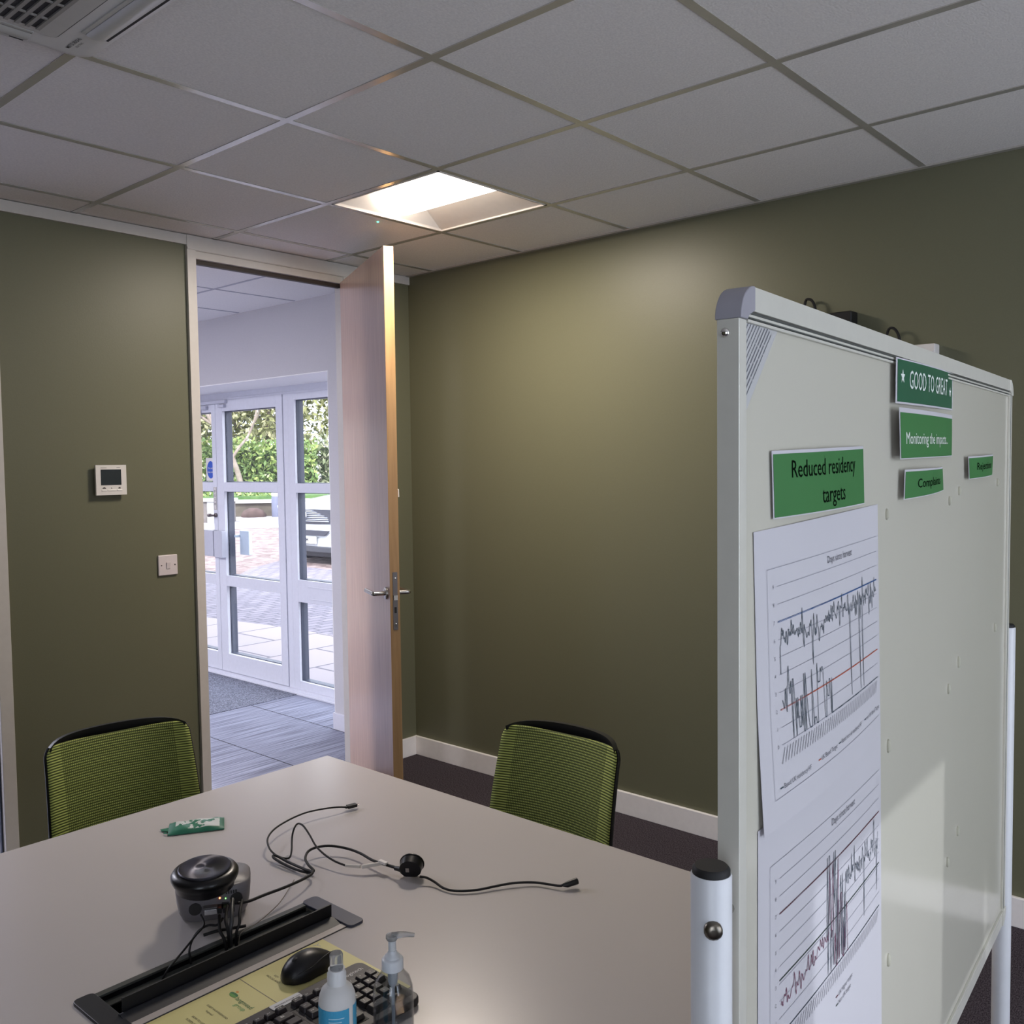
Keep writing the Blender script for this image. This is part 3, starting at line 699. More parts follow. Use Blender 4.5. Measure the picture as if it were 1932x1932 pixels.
# ------------------------------------------------------------------ ceiling air conditioner
ac = thing('air_conditioner', 'white ceiling cassette air conditioner with slatted grille, top left corner', 'air conditioner', (-.9, -1.55, H))
pn = MB()
def rr_(a, b, r_): return rrect(2*a, 2*b, r_, 6)
pn.rings([[(x, y, z) for x, y in rr_(a_, a_, r_)] for a_, r_, z in ((.326, .035, 0), (.327, .036, -.008), (.325, .036, -.015), (.318, .034, -.022), (.308, .03, -.027), (.292, .02, -.0305), (.285, .016, -.031))])
pn.build('panel', mat('aircon_panel_white', rgb(214, 212, 210), .32), ac, smooth=60)
MB().prism(rr_(.210, .235, .012), -.0335, -.031).build('grille_cover', M_ACP, ac, bevel=.001)
MB().prism(rr_(.2125, .2375, .013), -.0318, -.0312).build('cover_gap', M_DARK, ac)
gr2 = MB(); gr2.box((-.168, -.21, -.0342), (.168, .21, -.0336), 1)
for k in range(16):
    x = -.164+k*.0218; gr2.box((x-.0045, -.21, -.0385), (x+.0040, .21, -.0340), 0)
for y in (-.07, .07, .15): gr2.box((-.168, y-.003, -.0375), (.168, y+.003, -.034))
gr2.build('grille', [mat('grille_slat', rgb(150, 146, 140), .5), M_DARK], ac)
for k in range(4):
    rm = RZ(k*PI/2); vl = .165
    v = MB(); n8 = 10
    prof = [(.246+.044*i/n8, -.0325-.0075*math.sin(PI*(.12+.80*i/n8))) for i in range(n8+1)]
    v.add([(x, y, z) for y in (-vl, vl) for x, z in prof]+[(prof[0][0], -vl, -.030), (prof[-1][0], -vl, -.030), (prof[0][0], vl, -.030), (prof[-1][0], vl, -.030)],
          [(i, i+1, n8+2+i, n8+1+i) for i in range(n8)]+[tuple(range(n8+1))+(2*n8+3, 2*n8+2), tuple(range(n8+1, 2*n8+2))+(2*n8+5, 2*n8+4)], 0, M=rm)
    v.box((.236, -vl, -.0345), (.246, vl, -.031), 0, M=rm)
    v.build('air_vane', mat('vane_plastic', rgb(190, 188, 184), .25), ac, smooth=60)
    MB().box((.2905, -vl, -.0340), (.2965, vl, -.029), 0, M=rm).build('air_slot', M_DARK, ac)
bd = MB()
TM = T(.2545, .232, -.0320) @ RZ(-PI/2) @ RX(PI)
bd.text('MITSUBISHI', .0135, TM @ T(0, .005, 0), 0, True); bd.text('ELECTRIC', .0075, TM @ T(0, -.008, 0), 0)
bd.build('lettering', mat('ac_dark_print', rgb(50, 46, 46), .5), ac, smooth=0)
MB().box((.06, .275, -.0355), (.135, .298, -.029)).build('catch', M_ACP, ac, bevel=.002)

# ------------------------------------------------------------------ thermostat and switch on the door wall
ts = thing('thermostat', 'square white thermostat with dark screen on the olive wall left of the door', 'thermostat', (.103, YD, 1.505))
MB().box((-.054, -.016, -.052), (.054, 0, .052)).build('back_box', M_WPLAST, ts, bevel=.002)
MB().box((-.042, -.0275, -.020), (.040, -.0258, .042)).build('screen', mat('lcd_dark', rgb(38, 44, 46), .25), ts, bevel=.001)
for x0, x1 in ((-.040, -.020), (-.016, .018), (.023, .042)):
    MB().box((x0, -.028, -.043), (x1, -.0258, -.0385)).build('button', mat('button_white', rgb(240, 238, 234), .3), ts, bevel=.0008)
ic = MB().box((-.0615, -.026, -.0595), (.0615, -.016, .0595)); ic.add([], [], 0); VM = Matrix(((1, 0, 0, 0), (0, 0, -1, 0), (0, 1, 0, 0), (0, 0, 0, 1)))
ic.add([(-.037, -.0264, -.035), (-.023, -.0264, -.035), (-.023, -.0264, -.031), (-.030, -.0264, -.027), (-.037, -.0264, -.031)], [(0, 1, 2, 3, 4)], 1)
ic.add([(-.002, -.0264, -.035), (.003, -.0264, -.035), (-.002, -.0264, -.028)], [(0, 1, 2)], 1)
ic.add([(.027, -.0264, -.035), (.036, -.0264, -.035), (.036, -.0264, -.030), (.031, -.0264, -.028), (.027, -.0264, -.031)], [(0, 1, 2, 3, 4)], 1)
ic.box((-.042, -.0263, .0475), (-.018, -.0259,   .0492), 1); ic.box((.022, -.0263, .0492), (.036, -.0259, .0506), 1)
ic.build('case', [M_WPLAST, mat('grey_print', rgb(92, 88, 86), .5)], ts, smooth=0)
sw = thing('light_switch', 'single white rocker light switch on the olive wall beside the door frame', 'switch', (.3405, YD, 1.143))
MB().box((-.043, -.009, -.043), (.043, 0, .043)).build('plate', mat('switch_white', rgb(216, 206, 208), .3), sw, bevel=.004, seg=3)
MB().box((-.0085, -.013, -.014), (.0085, -.009, .014), 0, M=RX(.12)).build('rocker', mat('switch_white', rgb(216, 206, 208), .3), sw, bevel=.001)
for x in (-.030, .030): MB().lathe([(.0028, 0), (.0028, .0006)], 12, M=T(x, -.0090, 0) @ RX(PI/2)).build('screw', M_DARK, sw)

# ------------------------------------------------------------------ bits on the right wall, behind the whiteboard
wb1 = thing('wall_bracket', 'black box on the right wall peeking over the whiteboard top', 'box', (XR, -2.1, 1.92))
MB().box((-.06, -.075, 0), (0, .075, .155)).build('case', M_BLACKP, wb1, bevel=.004)
MB().box((-.045, -.12, 0), (0, -.075, .09)).build('clip', M_BLACKP, wb1, bevel=.003)
MB().tube([(-.02, .06, .10), (-.03, .072, .19), (-.03, .092, .218), (-.02, .115, .20), (-.01, .125, .05)], .005, 8, smooth=5).build('cable', M_BLACKR, wb1)
wb2 = thing('wall_socket_box', 'white box on the right wall behind the whiteboard, right of the black box', 'box', (XR, -2.37, 1.78))
MB().box((-.05, -.085, 0), (0, .09, .155)).build('case', M_WPLAST, wb2, bevel=.005)
MB().box((-.055, -.08, .125), (-.05, .085, .13)).build('lip', M_WPLAST, wb2)
MB().tube([(-.02, .03, .10), (-.03, .04, .19), (-.03, .062, .222), (-.02, .085, .20), (-.01, .095, .06)], .0045, 8, smooth=5).build('cable', M_BLACKR, wb2)

# ------------------------------------------------------------------ whiteboard (local x along the board, -y its front)
BX, BY, BT = -.80, -3.037, .0741
BW, BZ1 = 1.472, 1.717
BZ0 = BZ1-1.22
def bthing(name, label, cat, group=None): return thing(name, label, cat, (BX, BY, 0), BT, group)
wbd = bthing('whiteboard', 'free-standing whiteboard in a silver frame on white tube legs, right side', 'whiteboard')
M_WB = mat('enamel_board', rgb(194, 191, 178), .14, scale=3, var=.012)
M_ALU = mat('satin_aluminium', rgb(208, 206, 196), .38, metal=.2)
MB().box((.012, .003, BZ0+.012), (BW-.012, .017, BZ1-.012)).build('board_panel', M_WB, wbd)
fr = MB(); FWd = .024
def frame_bar(x0, x1, z0, z1): fr.box((x0, -.002, z0), (x1, .021, z1))
cr_ = .034
frame_bar(0, .016, BZ0+cr_, BZ1-cr_); frame_bar(BW-.016, BW, BZ0+cr_, BZ1-cr_)
frame_bar(cr_, BW-cr_, BZ1-FWd, BZ1); frame_bar(cr_, BW-cr_, BZ0, BZ0+FWd)
for (z0, z1) in ((BZ1-FWd-.0035, BZ1-FWd-.0012), (BZ1-FWd-.008, BZ1-FWd-.0065)):
    fr.box((cr_-.008, -.0012, z0), (BW-cr_, .002, z1), 1)
fr.box((cr_-.01, -.0014, BZ1-FWd-.0118), (BW-.02, .003, BZ1-FWd-.0085)); fr.box((cr_-.01, -.0016, BZ1-FWd-.0065), (BW-.02, .003, BZ1-FWd-.0035))
fr.box((cr_-.01, -.0014, BZ0+FWd), (BW-.02, .003, BZ0+FWd+.005)); fr.box((BW-.0215, -.0014, BZ0+cr_), (BW-.016, .003, BZ1-cr_)); fr.box((.016, -.0008, BZ0+cr_), (.0205, .003, BZ1-cr_))
fr.box((BW-.017, -.0022, BZ0+cr_), (BW-.0155, .0, BZ1-cr_), 1)
fr.build('frame', [M_ALU, mat('frame_groove', rgb(70, 74, 70), .5)], wbd, bevel=.0012)
M_CAP = mat('grey_corner_cap', rgb(150, 148, 156), .4)
def corner(cx, cz, sx, sz):
    n = 8; o_ = [(cx-sx*cr_, cz)]+[(cx-sx*cr_+sx*cr_*math.sin(PI/2*i/n), cz-sz*cr_+sz*cr_*math.cos(PI/2*i/n)) for i in range(1, n)]+[(cx, cz-sz*cr_)]
    i_ = [(cx-sx*.017, cz-sz*cr_), (cx-sx*.019, cz-sz*(FWd+.006)), (cx-sx*cr_, cz-sz*FWd)]
    P = o_+i_
    b = MB(); b.prism([(x, z) for x, z in P], -.0235, .0045, M=RX(PI/2)); return b
for (cx, cz, sx, sz) in ((0, BZ1, -1, 1), (BW, BZ1, 1, 1), (0, BZ0, -1, -1), (BW, BZ0, 1, -1)):
    corner(cx, cz, sx, sz).build('corner_cap', M_CAP if sx < 0 else M_ALU, wbd, bevel=.0015)
MB().lathe([(.0045, 0), (.0045, .0015), (.003, .0032), (.0, .0035)], 16, M=T(0, .012, BZ1-.047) @ RY(-PI/2)).build('screw', mat('bright_chrome', rgb(230, 228, 224), .12, metal=1.0), wbd, smooth=60)
M_LEG = mat('white_powder_coat', rgb(208, 210, 214), .38)
PR = .0195
for px, zt in ((-.0400, 1.157), (BW+.030, 1.164)):
    lg = MB(); lg.lathe([(PR, .05), (PR, zt-.002), (PR-.001, zt)], 36, c=(px, .009, 0))
    q = lg.build('leg', M_LEG, wbd, smooth=50)
    MB().lathe([(PR-.0015, zt-.004), (PR-.0015, zt+.004), (PR-.004, zt+.007), (.001, zt+.007)], 32, c=(px, .009, 0)).build('end_cap', M_BLACKR, q, smooth=50)
    ft = MB().box((px-.02, -.26, .05), (px+.02, .28, .08)); ft.build('foot_bar', M_LEG, wbd, bevel=.006)
    for yy in (-.24, .26):
        cs = MB().lathe([(.025, -.011), (.028, -.008), (.028, .008), (.025, .011)], 20, M=T(px, yy, .028) @ RY(PI/2)); cs.build('castor', M_BLACKP, wbd, smooth=50)
    sx = 1 if px < 0 else -1
    MB().tube([(px, .009, 1.107), (px+sx*.05, .009, 1.107)], .006, 12).build('pivot_bolt', M_STEEL, wbd)
MB().tube([(-.02, .009, .10), (BW+.01, .009, .10)], .012, 14).build('cross_bar', M_LEG, wbd, smooth=50)
MB().lathe([(.0088, 0), (.0088, .004), (.006, .0065), (.002, .0068)], 14, M=T(-.0400-PR*.86, .009-PR*.5, 1.1105) @ RZ(.52) @ RY(-PI/2) @ T(0, 0, -.001)).build('fixing_screw', mat('dull_screw', rgb(120, 114, 104), .3, metal=1.0), wbd, smooth=50)

# paper on the board
M_PAPER = mat('white_paper', rgb(192, 190, 195), .55, scale=6, var=.01)
M_GREEN = mat('print_green', rgb(62, 116, 66), .5, spec=.25, scale=5, var=.04)
M_DGREEN = mat('print_dark_green', rgb(36, 92, 66), .32, scale=5, var=.05)
M_INK = mat('print_black', rgb(4, 14, 6), .9, spec=.05)
M_WINK = mat('print_white', rgb(222, 228, 222), .45)
def paper(name, label, quad, off, mats, border=0.0, mi_body=1, marks=None, n=28, cat='paper', mv=10, bt=None):
    """quad: four corners (s,z) tl,tr,br,bl on the board; off(u,v) distance in front of the board"""
    (tl, tr, br, bl_) = quad; o = bthing(name, label, cat)
    # single mesh, no empty: build then move the transform over
    bpy.data.objects.remove(o)
    def uv(u, v):
        s = (tl[0]*(1-u)+tr[0]*u)*(1-v)+(bl_[0]*(1-u)+br[0]*u)*v
        z = (tl[1]*(1-u)+tr[1]*u)*(1-v)+(bl_[1]*(1-u)+br[1]*u)*v
        return s, z
    def P(u, v, lift=0.0):
        s, z = uv(u, v); return (s, -(off(u, v)+lift)+.0026, z)
    b = MB()
    us = [i/n for i in range(n+1)]; vs = [i/mv for i in range(mv+1)]
    b.grid(lambda u, v: P(u, 1-v), n, mv, 0)
    b.grid(lambda u, v: (lambda q: (q[0], q[1]+.0004, q[2]))(P(u, v)), n, mv, 0)
    if border is not None:
        bu, bv0, bv1 = border
        b.grid(lambda u, v: P(bu+(1-2*bu)*u, 1-(bv1+(1-bv0-bv1)*v), .0005), n, mv, mi_body)
    if marks: marks(b, P)
    q = b.build(name, mats, smooth=60); q.location = (BX, BY, 0); q.rotation_euler = (0, 0, BT)
    return tag(q, label, cat)
def text_uv(b, P, body, uc, vc, hgt, wid, asp, mi, bold=True, shear=0.0, lift=.0009):
    """text centred at (uc,vc); hgt in v units, asp maps size to u units; wid = total width in u"""
    vs_, fs_ = text_geo(body, bold, shear); xs_ = [v[0] for v in vs_]; w = max(xs_)-min(xs_); cx = (max(xs_)+min(xs_))/2
    b.add([P(uc+(x-cx)/w*wid, vc-y*hgt, lift) for x, y, z in vs_], fs_, mi)
def star(b, P, uc, vc, ru, rv, mi):
    pts = [(uc+ru*(1 if k % 2 == 0 else .42)*math.sin(k*PI/5), vc-rv*(1 if k % 2 == 0 else .42)*math.cos(k*PI/5)) for k in range(10)]
    n = len(b.v); b.v += [Vector(P(uc, vc, .0009))]+[Vector(P(u, v, .0009)) for u, v in pts]
    for k in range(10): b.f.append((n, n+1+k, n+1+(k+1) % 10)); b.m.append(mi)

# NB: positions s (m along the board), z (m above floor)
def bump_off(A, lift0=.001, lift1=.001, base=.0006):
    return lambda u, v: base+lift0*(1-u)+lift1*u+A*math.sin(PI*u)
def m_good(b, P):
    text_uv(b, P, 'GOOD TO GREAT', .52, .46, .60, .68, 1, 2, False)
    star(b, P, .085, .40, .030, .17, 2); star(b, P, .925, .54, .026, .15, 2)
paper('banner', 'dark green banner reading GOOD TO GREAT between two stars', [(.528, 1.690), (.905, 1.6945), (.905, 1.630), (.527, 1.6255)], bump_off(.0035, .007, .001), [M_PAPER, M_DGREEN, M_WINK], (.02, .035, .04), 1, m_good)
def m_mon(b, P):
    text_uv(b, P, 'Monitoring the impacts...', .47, .60, .34, .78, 1, 2, False)
paper('banner', 'mid green banner reading Monitoring the impacts, below the GOOD TO GREAT banner', [(.527, 1.6195), (.905, 1.6215), (.905, 1.551), (.535, 1.5465)], bump_off(.005, .012, .001), [M_PAPER, M_GREEN, M_WINK], (.010, .09, .02), 1, m_mon)
def m_red(b, P):
    text_uv(b, P, 'Reduced residency', .50, .30, .38, .70, 1, 2, False)
    text_uv(b, P, 'targets', .56, .74, .38, .27, 1, 2, False)
paper('banner', 'green label reading Reduced residency targets above the upper chart', [(.086, 1.557), (.400, 1.5645), (.407, 1.489), (.091, 1.486)], bump_off(.006, .002, .001), [M_PAPER, M_GREEN, M_INK], (.008, .05, .02), 1, m_red)
paper('banner', 'green label reading Complaints below the Monitoring banner', [(.575, 1.5315), (.838, 1.533), (.846, 1.4935), (.571, 1.488)], bump_off(.008, .008, .001), [M_PAPER, M_GREEN, M_INK], (.012, .07, .03), 1, lambda b, P: text_uv(b, P, 'Complaints', .52, .52, .46, .60, 1, 2, True))
paper('banner', 'small green label reading Rejections at the far right of the whiteboard', [(1.008, 1.550), (1.276, 1.5545), (1.268, 1.512), (1.016, 1.5085)], bump_off(.007, .007, .001), [M_PAPER, M_GREEN, M_INK], (.012, .07, .03), 1, lambda b, P: text_uv(b, P, 'Rejections', .52, .48, .46, .60, 1, 2, True))

M_GREYL = mat('chart_grey_line', rgb(150, 150, 160), .6)
M_TXT = mat('chart_dark_text', rgb(92, 92, 100), .6)
M_DSER = mat('chart_dark_series', rgb(52, 66, 78), .6)
M_BLUE = mat('chart_blue_line', rgb(40, 78, 130), .6)
M_RED = mat('chart_red_line', rgb(168, 72, 44), .6)
M_PUR = mat('chart_purple_series', rgb(108, 48, 78), .6)
M_BROWN = mat('chart_brown_line', rgb(92, 40, 50), .6)
M_DKGN = mat('chart_dark_green_line', rgb(46, 62, 54), .6)
CM = [M_PAPER, M_GREYL, M_TXT, M_DSER, M_BLUE, M_RED, M_PUR, M_BROWN, M_DKGN]
def chart_marks(s0, s1, za, zb_, z_lv0, pitch, two, top_z, legend):
    Wd = s1-s0; Hd = za-zb_
    def mk(b, P):
        def F(s, z): return P((s-s0)/Wd, (za-z)/Hd, .0007)
        def line(p, w, mi): b.ribbon(p, w, F, mi, .03)
        x0, x1 = s0+.055, s1-.014
        line([(s0+.030, top_z), (s1-.012, top_z)], .0006, 1); line([(s0+.030, top_z), (s0+.030, zb_+.03)], .0006, 1); line([(s0+.03, zb_+.03), (s1-.012, zb_+.03)], .0006, 1)
        for k in range(10): line([(x0, z_lv0+k*pitch), (x1, z_lv0+k*pitch)], .0006, 1)
        for k in range(10): b.text(str(k), .0062, None, 2, fn=lambda x, y, k=k: F(x0-.010+x, z_lv0+k*pitch+y))
        rnd = random.Random(4 if two else 9)
        L = lambda v: z_lv0+v*pitch
        b.text('Days since harvest', .0125, None, 2, fn=lambda x, y: F(s0+Wd*.60+x, top_z-.0095+y))
        for k in range(46):   # date labels, one slanted stroke each
            xx = x0+.004+k*(x1-x0-.004)/46; line([(xx-.006, L(0)-.020), (xx+.002, L(0)-.004)], .0011, 2)
        if not two:
            line([(x0, L(7)), (x1, L(7))], .0016, 4); line([(x0, L(2)), (x1, L(2))], .0014, 5)
            up = [(x0+.004, L(4)), (x0+.004, L(5.6))]; n = 200
            for i in range(n):
                f = i/n; base = 6.1-.5*math.exp(-((f-.28)/.1)**2)
                v = base+rnd.gauss(0, .42)
                if rnd.random() < .05: v += .9
                up.append((x0+.006+f*(x1-x0-.008), L(min(max(v, 4.4), 7.9))))
            for f, v in ((.27, 3.6), (.655, .2), (.77, .15), (.81, .15)):
                i = int(f*n); up[i] = (up[i][0], L(v))
            line(up, .0012, 3)
            lo = []; n = 70
            for i in range(n):
                f = i/n*.42
                v = 2.8+rnd.gauss(0, .5) if f < .07 else (rnd.choice([0, 0, .4, 1, 2.2, 3.4]) if f < .28 else rnd.choice([2.9, 3.2, 2.4, 3.6]) if f < .34 else rnd.choice([0, 1.2, 2.2]))
                if i == 8: v = 4.3
                lo.append((x0+.006+f*(x1-x0), L(max(v, 0))))
            lo.append((x0+.42*(x1-x0), L(0))); line(lo, .0012, 3); line([(x0+.42*(x1-x0), L(0)), (x1, L(0))], .0013, 3)
        else:
            line([(x0, L(7)), (x1, L(7))], .0015, 7); line([(x0, L(3.2)), (x1, L(3.2))], .0013, 8); line([(x0, L(0)), (x1, L(0))], .0012, 3)
            pu = []; n = 60
            for i in range(n):
                f = i/n*.40; pu.append((x0+.004+f*(x1-x0), L(1.7+.9*f*2.5+rnd.gauss(0, .38))))
            for i in range(24):
                f = .40+i/24*.22; pu.append((x0+f*(x1-x0), L(rnd.choice([0, .2, 2.2, 3.4, 4.4, 6.9]))))
            line(pu, .0012, 6)
            dk = []
            for i in range(34):
                f = .39+i/34*.19; dk.append((x0+f*(x1-x0), L(rnd.choice([.1, .3, 2.6, 4.2, 5.6, 7.6]))))
            for i in range(90):
                f = .58+i/90*.41; dk.append((x0+f*(x1-x0), L(4.9+rnd.gauss(0, .42)+(rnd.random() < .06)*1.2)))
            for f, v in ((.80, .8), (.97, 1.4)):
                i = 34+int((f-.58)/.41*90); dk[i] = (dk[i][0], L(v))
            line(dk, .0012, 3)
        for (txt, sx, zz, mi) in legend:
            line([(sx-.010, zz), (sx-.002, zz)], .0014, mi)
            vs_, _f = text_geo(txt); w_ = (max(v[0] for v in vs_)-min(v[0] for v in vs_))*.0080
            b.text(txt, .0080, None, 2, fn=lambda x, y: F(sx+w_/2+x, zz+y))
    return mk
def off1(u, v): return .0008+.0075*math.sin(PI*u)*(.25+.75*v)+.012*max(0, v-.55)**1.2*(1-u)
def off2(u, v): return .0006+.004*math.sin(PI*u)
leg1 = [('Based UK residency HF', .106, 1.2005, 3), ('UK Based Target', .215, 1.2015, 5), ('Based non uk residency HF', .287, 1.2025, 3), ('non UK Based Target', .400, 1.2035, 3)]
leg2 = [('Higher residency UK', .140, .878, 6), ('Higher residency Non UK', .140, .868, 8), ('UK Higher target', .300, .880, 7), ('Non UK target', .300, .869, 8)]
paper('chart_sheet', 'upper white chart sheet titled Days since harvest, with blue and orange lines', [(.0436, 1.4755), (.4685, 1.486), (.4915, 1.163), (.061, 1.159)], off1, CM, None, 0, chart_marks(.052, .480, 1.481, 1.161, 1.2455, .0192, False, 1.4385, leg1), mv=16)
paper('chart_sheet', 'lower white chart sheet titled Days since harvest, with a dark red line and purple trace', [(.0560, 1.1665), (.4920, 1.1625), (.5100, .70), (.0560, .70)], off2, CM, None, 0, chart_marks(.056, .500, 1.165, .70, .921, .0195, True, 1.117, leg2), mv=16)
# adhesive lumps left on the board
M_TACK = mat('adhesive_putty', rgb(168, 166, 150), .7)
tks = [(.5143, 1.4702, .006), (.9711, 1.489, .006), (.8972, 1.4738, .006), (1.3344, 1.4958, .006), (.9836, 1.177, .008), (.9055, 1.143, .007), (.5318, 1.1356, .0075), (.9918, .8606, .007), (.9128, .8298, .007), (.5409, .8159, .0075), (1.3275, 1.1891, .007)]
tkl = ['small grey putty lump just right of the upper chart sheet top corner', 'putty lump below the Rejections label, right of its lower left corner', 'putty lump right of the Complaints label, near its lower corner', 'putty lump near the right frame, below the Rejections label', 'putty lump on bare board at mid height, upper of the middle pair', 'putty lump on bare board at mid height, lower of the middle pair', 'oval putty lump beside the join between the two chart sheets', 'putty lump low on the board, upper one near the bright patch', 'putty lump low on the board, lower one near the bright patch', 'oval putty lump beside the lower chart sheet, lowest on the board', 'putty lump next to the top of the far leg on the board']
for (s, z, r), lab in zip(tks, tkl):
    b = MB().lathe([(r, 0), (r*1.02, .0015), (r*.75, .0035), (r*.2, .0042)], 12, M=T(s, .003, z) @ RX(PI/2) @ Matrix.Diagonal((.62, 1.3, 1, 1)))
    q = b.build('putty_lump', M_TACK, smooth=60); q.location = (BX, BY, 0); q.rotation_euler = (0, 0, BT); tag(q, lab, 'putty', 'putty lumps on the whiteboard')
# peeling instruction film in the top-left corner
fl = MB(); A3 = [(.0205, 1.688), (.112, 1.6865), (.0205, 1.590)]
fl.add([(x, .0022, z) for x, z in A3], [(0, 2, 1)], 0); fl.add([(x, .0026, z) for x, z in A3], [(0, 1, 2)], 0)
rnd = random.Random(3)
for k in range(11):
    f = (k+.7)/12.5
    p0 = Vector((.0215+.088*f, 1.684)); p1 = Vector((.0215, 1.684-.090*f)); d = p1-p0; t_ = .03+rnd.random()*.08
    while t_ < .96:
        e = min(.97, t_+rnd.uniform(.12, .35)); a_ = p0+d*t_; c_ = p0+d*e
        fl.ribbon([tuple(a_), tuple(c_)], .0016 if k in (7, 8, 9) else .0011, lambda s, z: (s, .0018, z), 1, .5); t_ = e+.02
q = fl.build('instruction_film', [mat('clear_film', rgb(184, 184, 184), .35), mat('film_print', rgb(104, 106, 112), .6)], smooth=0); q.location = (BX, BY, 0); q.rotation_euler = (0, 0, BT)
tag(q, 'triangular film with diagonal lines of tiny print in the whiteboard top left corner', 'label')

# ------------------------------------------------------------------ meeting table
TX1, TY1, TZ = -.022, -1.350, .730
tb = thing('meeting_table', 'large pale grey meeting table in the foreground', 'table', (-.721, -2.14, 0))
def table_mat():
    return mat('pale_laminate', rgb(186, 180, 178), .26, scale=2.5, var=.012, spec=.5)
tt = MB(); P = []
x0, x1, y0, y1 = -1.42, TX1, -2.935, TY1
ox, oy = -.721, -2.14
hx0, hx1, hy0, hy1 = -1.006, -.60, -2.156, -2.040       # cut-out for the cable port
c0, c1 = -1.42, TX1
for (a, b_, c_, d_) in ((c0, y0, hx0, y1), (hx1, y0, c1, y1), (hx0, y0, hx1, hy0), (hx0, hy1, hx1, y1)):
    tt.box((a-ox, b_-oy, TZ-.025), (c_-ox, d_-oy, TZ))
# tabletop in four joined boards around the slot: weld the seams
tp = tt.build('tabletop', [table_mat()], tb, smooth=0)
eb = MB(); e = .0012
eb.box((c1-ox, y0-oy, TZ-.025), (c1-ox+e, y1-oy+e, TZ-.0004)); eb.box((c0-ox-e, y1-oy, TZ-.025), (c1-ox+e, y1-oy+e, TZ-.0004)); eb.box((c0-ox-e, y0-oy, TZ-.025), (c0-ox, y1-oy+e, TZ-.0004)); eb.box((c0-ox, y0-oy-e, TZ-.025), (c1-ox, y0-oy, TZ-.0004))
eb.build('edge_banding', mat('edge_band', rgb(214, 204, 190), .4), tb, smooth=0)
ML = mat('table_leg_silver', rgb(150, 152, 156), .35, metal=.6)
for lx in (-.62, .62):
    for ly in (-.70, .70): MB().box((lx-.03, ly-.03, 0), (lx+.03, ly+.03, TZ-.025)).build('leg', ML, tb, bevel=.004)
rl = MB()
for lx in (-.62, .62): rl.box((lx-.02, -.67, TZ-.075), (lx+.02, .67, TZ-.025))
for ly in (-.70, .70): rl.box((-.59, ly-.02, TZ-.075), (.59, ly+.02, TZ-.025))
rl.build('under_frame', ML, tb)

# cable port set in the table
cp = thing('cable_port', 'black flap-lidded cable port let into the table top beside the mini computer', 'cable port', (-.80, -2.10, TZ))
M_PORT = mat('anodised_black', rgb(34, 35, 40), .35, metal=.2)
M_PORTC = mat('port_end_cap', rgb(62, 64, 78), .35)
tray = MB(); w = .2035
tray.box((-w, -.057, -.07), (w, .058, -.066)); tray.box((-w, -.058, -.07), (w, -.056, 0)); tray.box((-w, .056, -.07), (w, .059, .001)); tray.box((-w-.002, -.056, -.07), (-w, .058, 0)); tray.box((w, -.056, -.07), (w+.002, .058, 0))
tray.build('tray', M_PORT, cp)
MB().box((-w, .048, -.002), (w, .0605, .0022)).box((-w, .030, -.012), (w, .048, -.009)).build('rear_lip', mat('rear_lip_grey', rgb(84, 86, 84), .3, metal=.3), cp, bevel=.0008)
flp = MB(); flp.prism([(-.002, -.02), (.002, -.02), (.000, .027), (-.003, .027)], -w+.012, w-.008, 0, M=Matrix(((0, 0, 1, 0), (1, 0, 0, -.025), (0, 1, 0, 0), (0, 0, 0, 1))))
flp.build('lid_flap', mat('flap_black', rgb(15, 15, 18), .5), cp, smooth=0)
frl = MB(); frl.prism([(-.056, -.004), (-.056, .001), (-.033, .0075), (-.028, .006), (-.028, -.004)], -w+.005, w-.010, 0, M=Matrix(((0, 0, 1, 0), (1, 0, 0, 0), (0, 1, 0, 0), (0, 0, 0, 1))))
frl.build('sloping_front', mat('sloping_black', rgb(40, 41, 46), .5), cp, smooth=0)
MB().box((-w-.004, -.0710, -.001), (w+.010, -.0565, .0016)).build('front_strip', mat('pale_strip', rgb(196, 188, 184), .35), cp, bevel=.0006)
MB().box((-w-.012, -.0728, -.001), (w+.012, -.0710, .0008)).build('seam_strip', M_DARK, cp)
for sx in (-1, 1):
    ec = MB().prism(rrect(.034, .146, .010, 5, sx*(w+.008), -.009), -.002, .0045)
    ec.build('end_cap', M_PORTC if sx > 0 else M_PORT, cp, bevel=.0015)

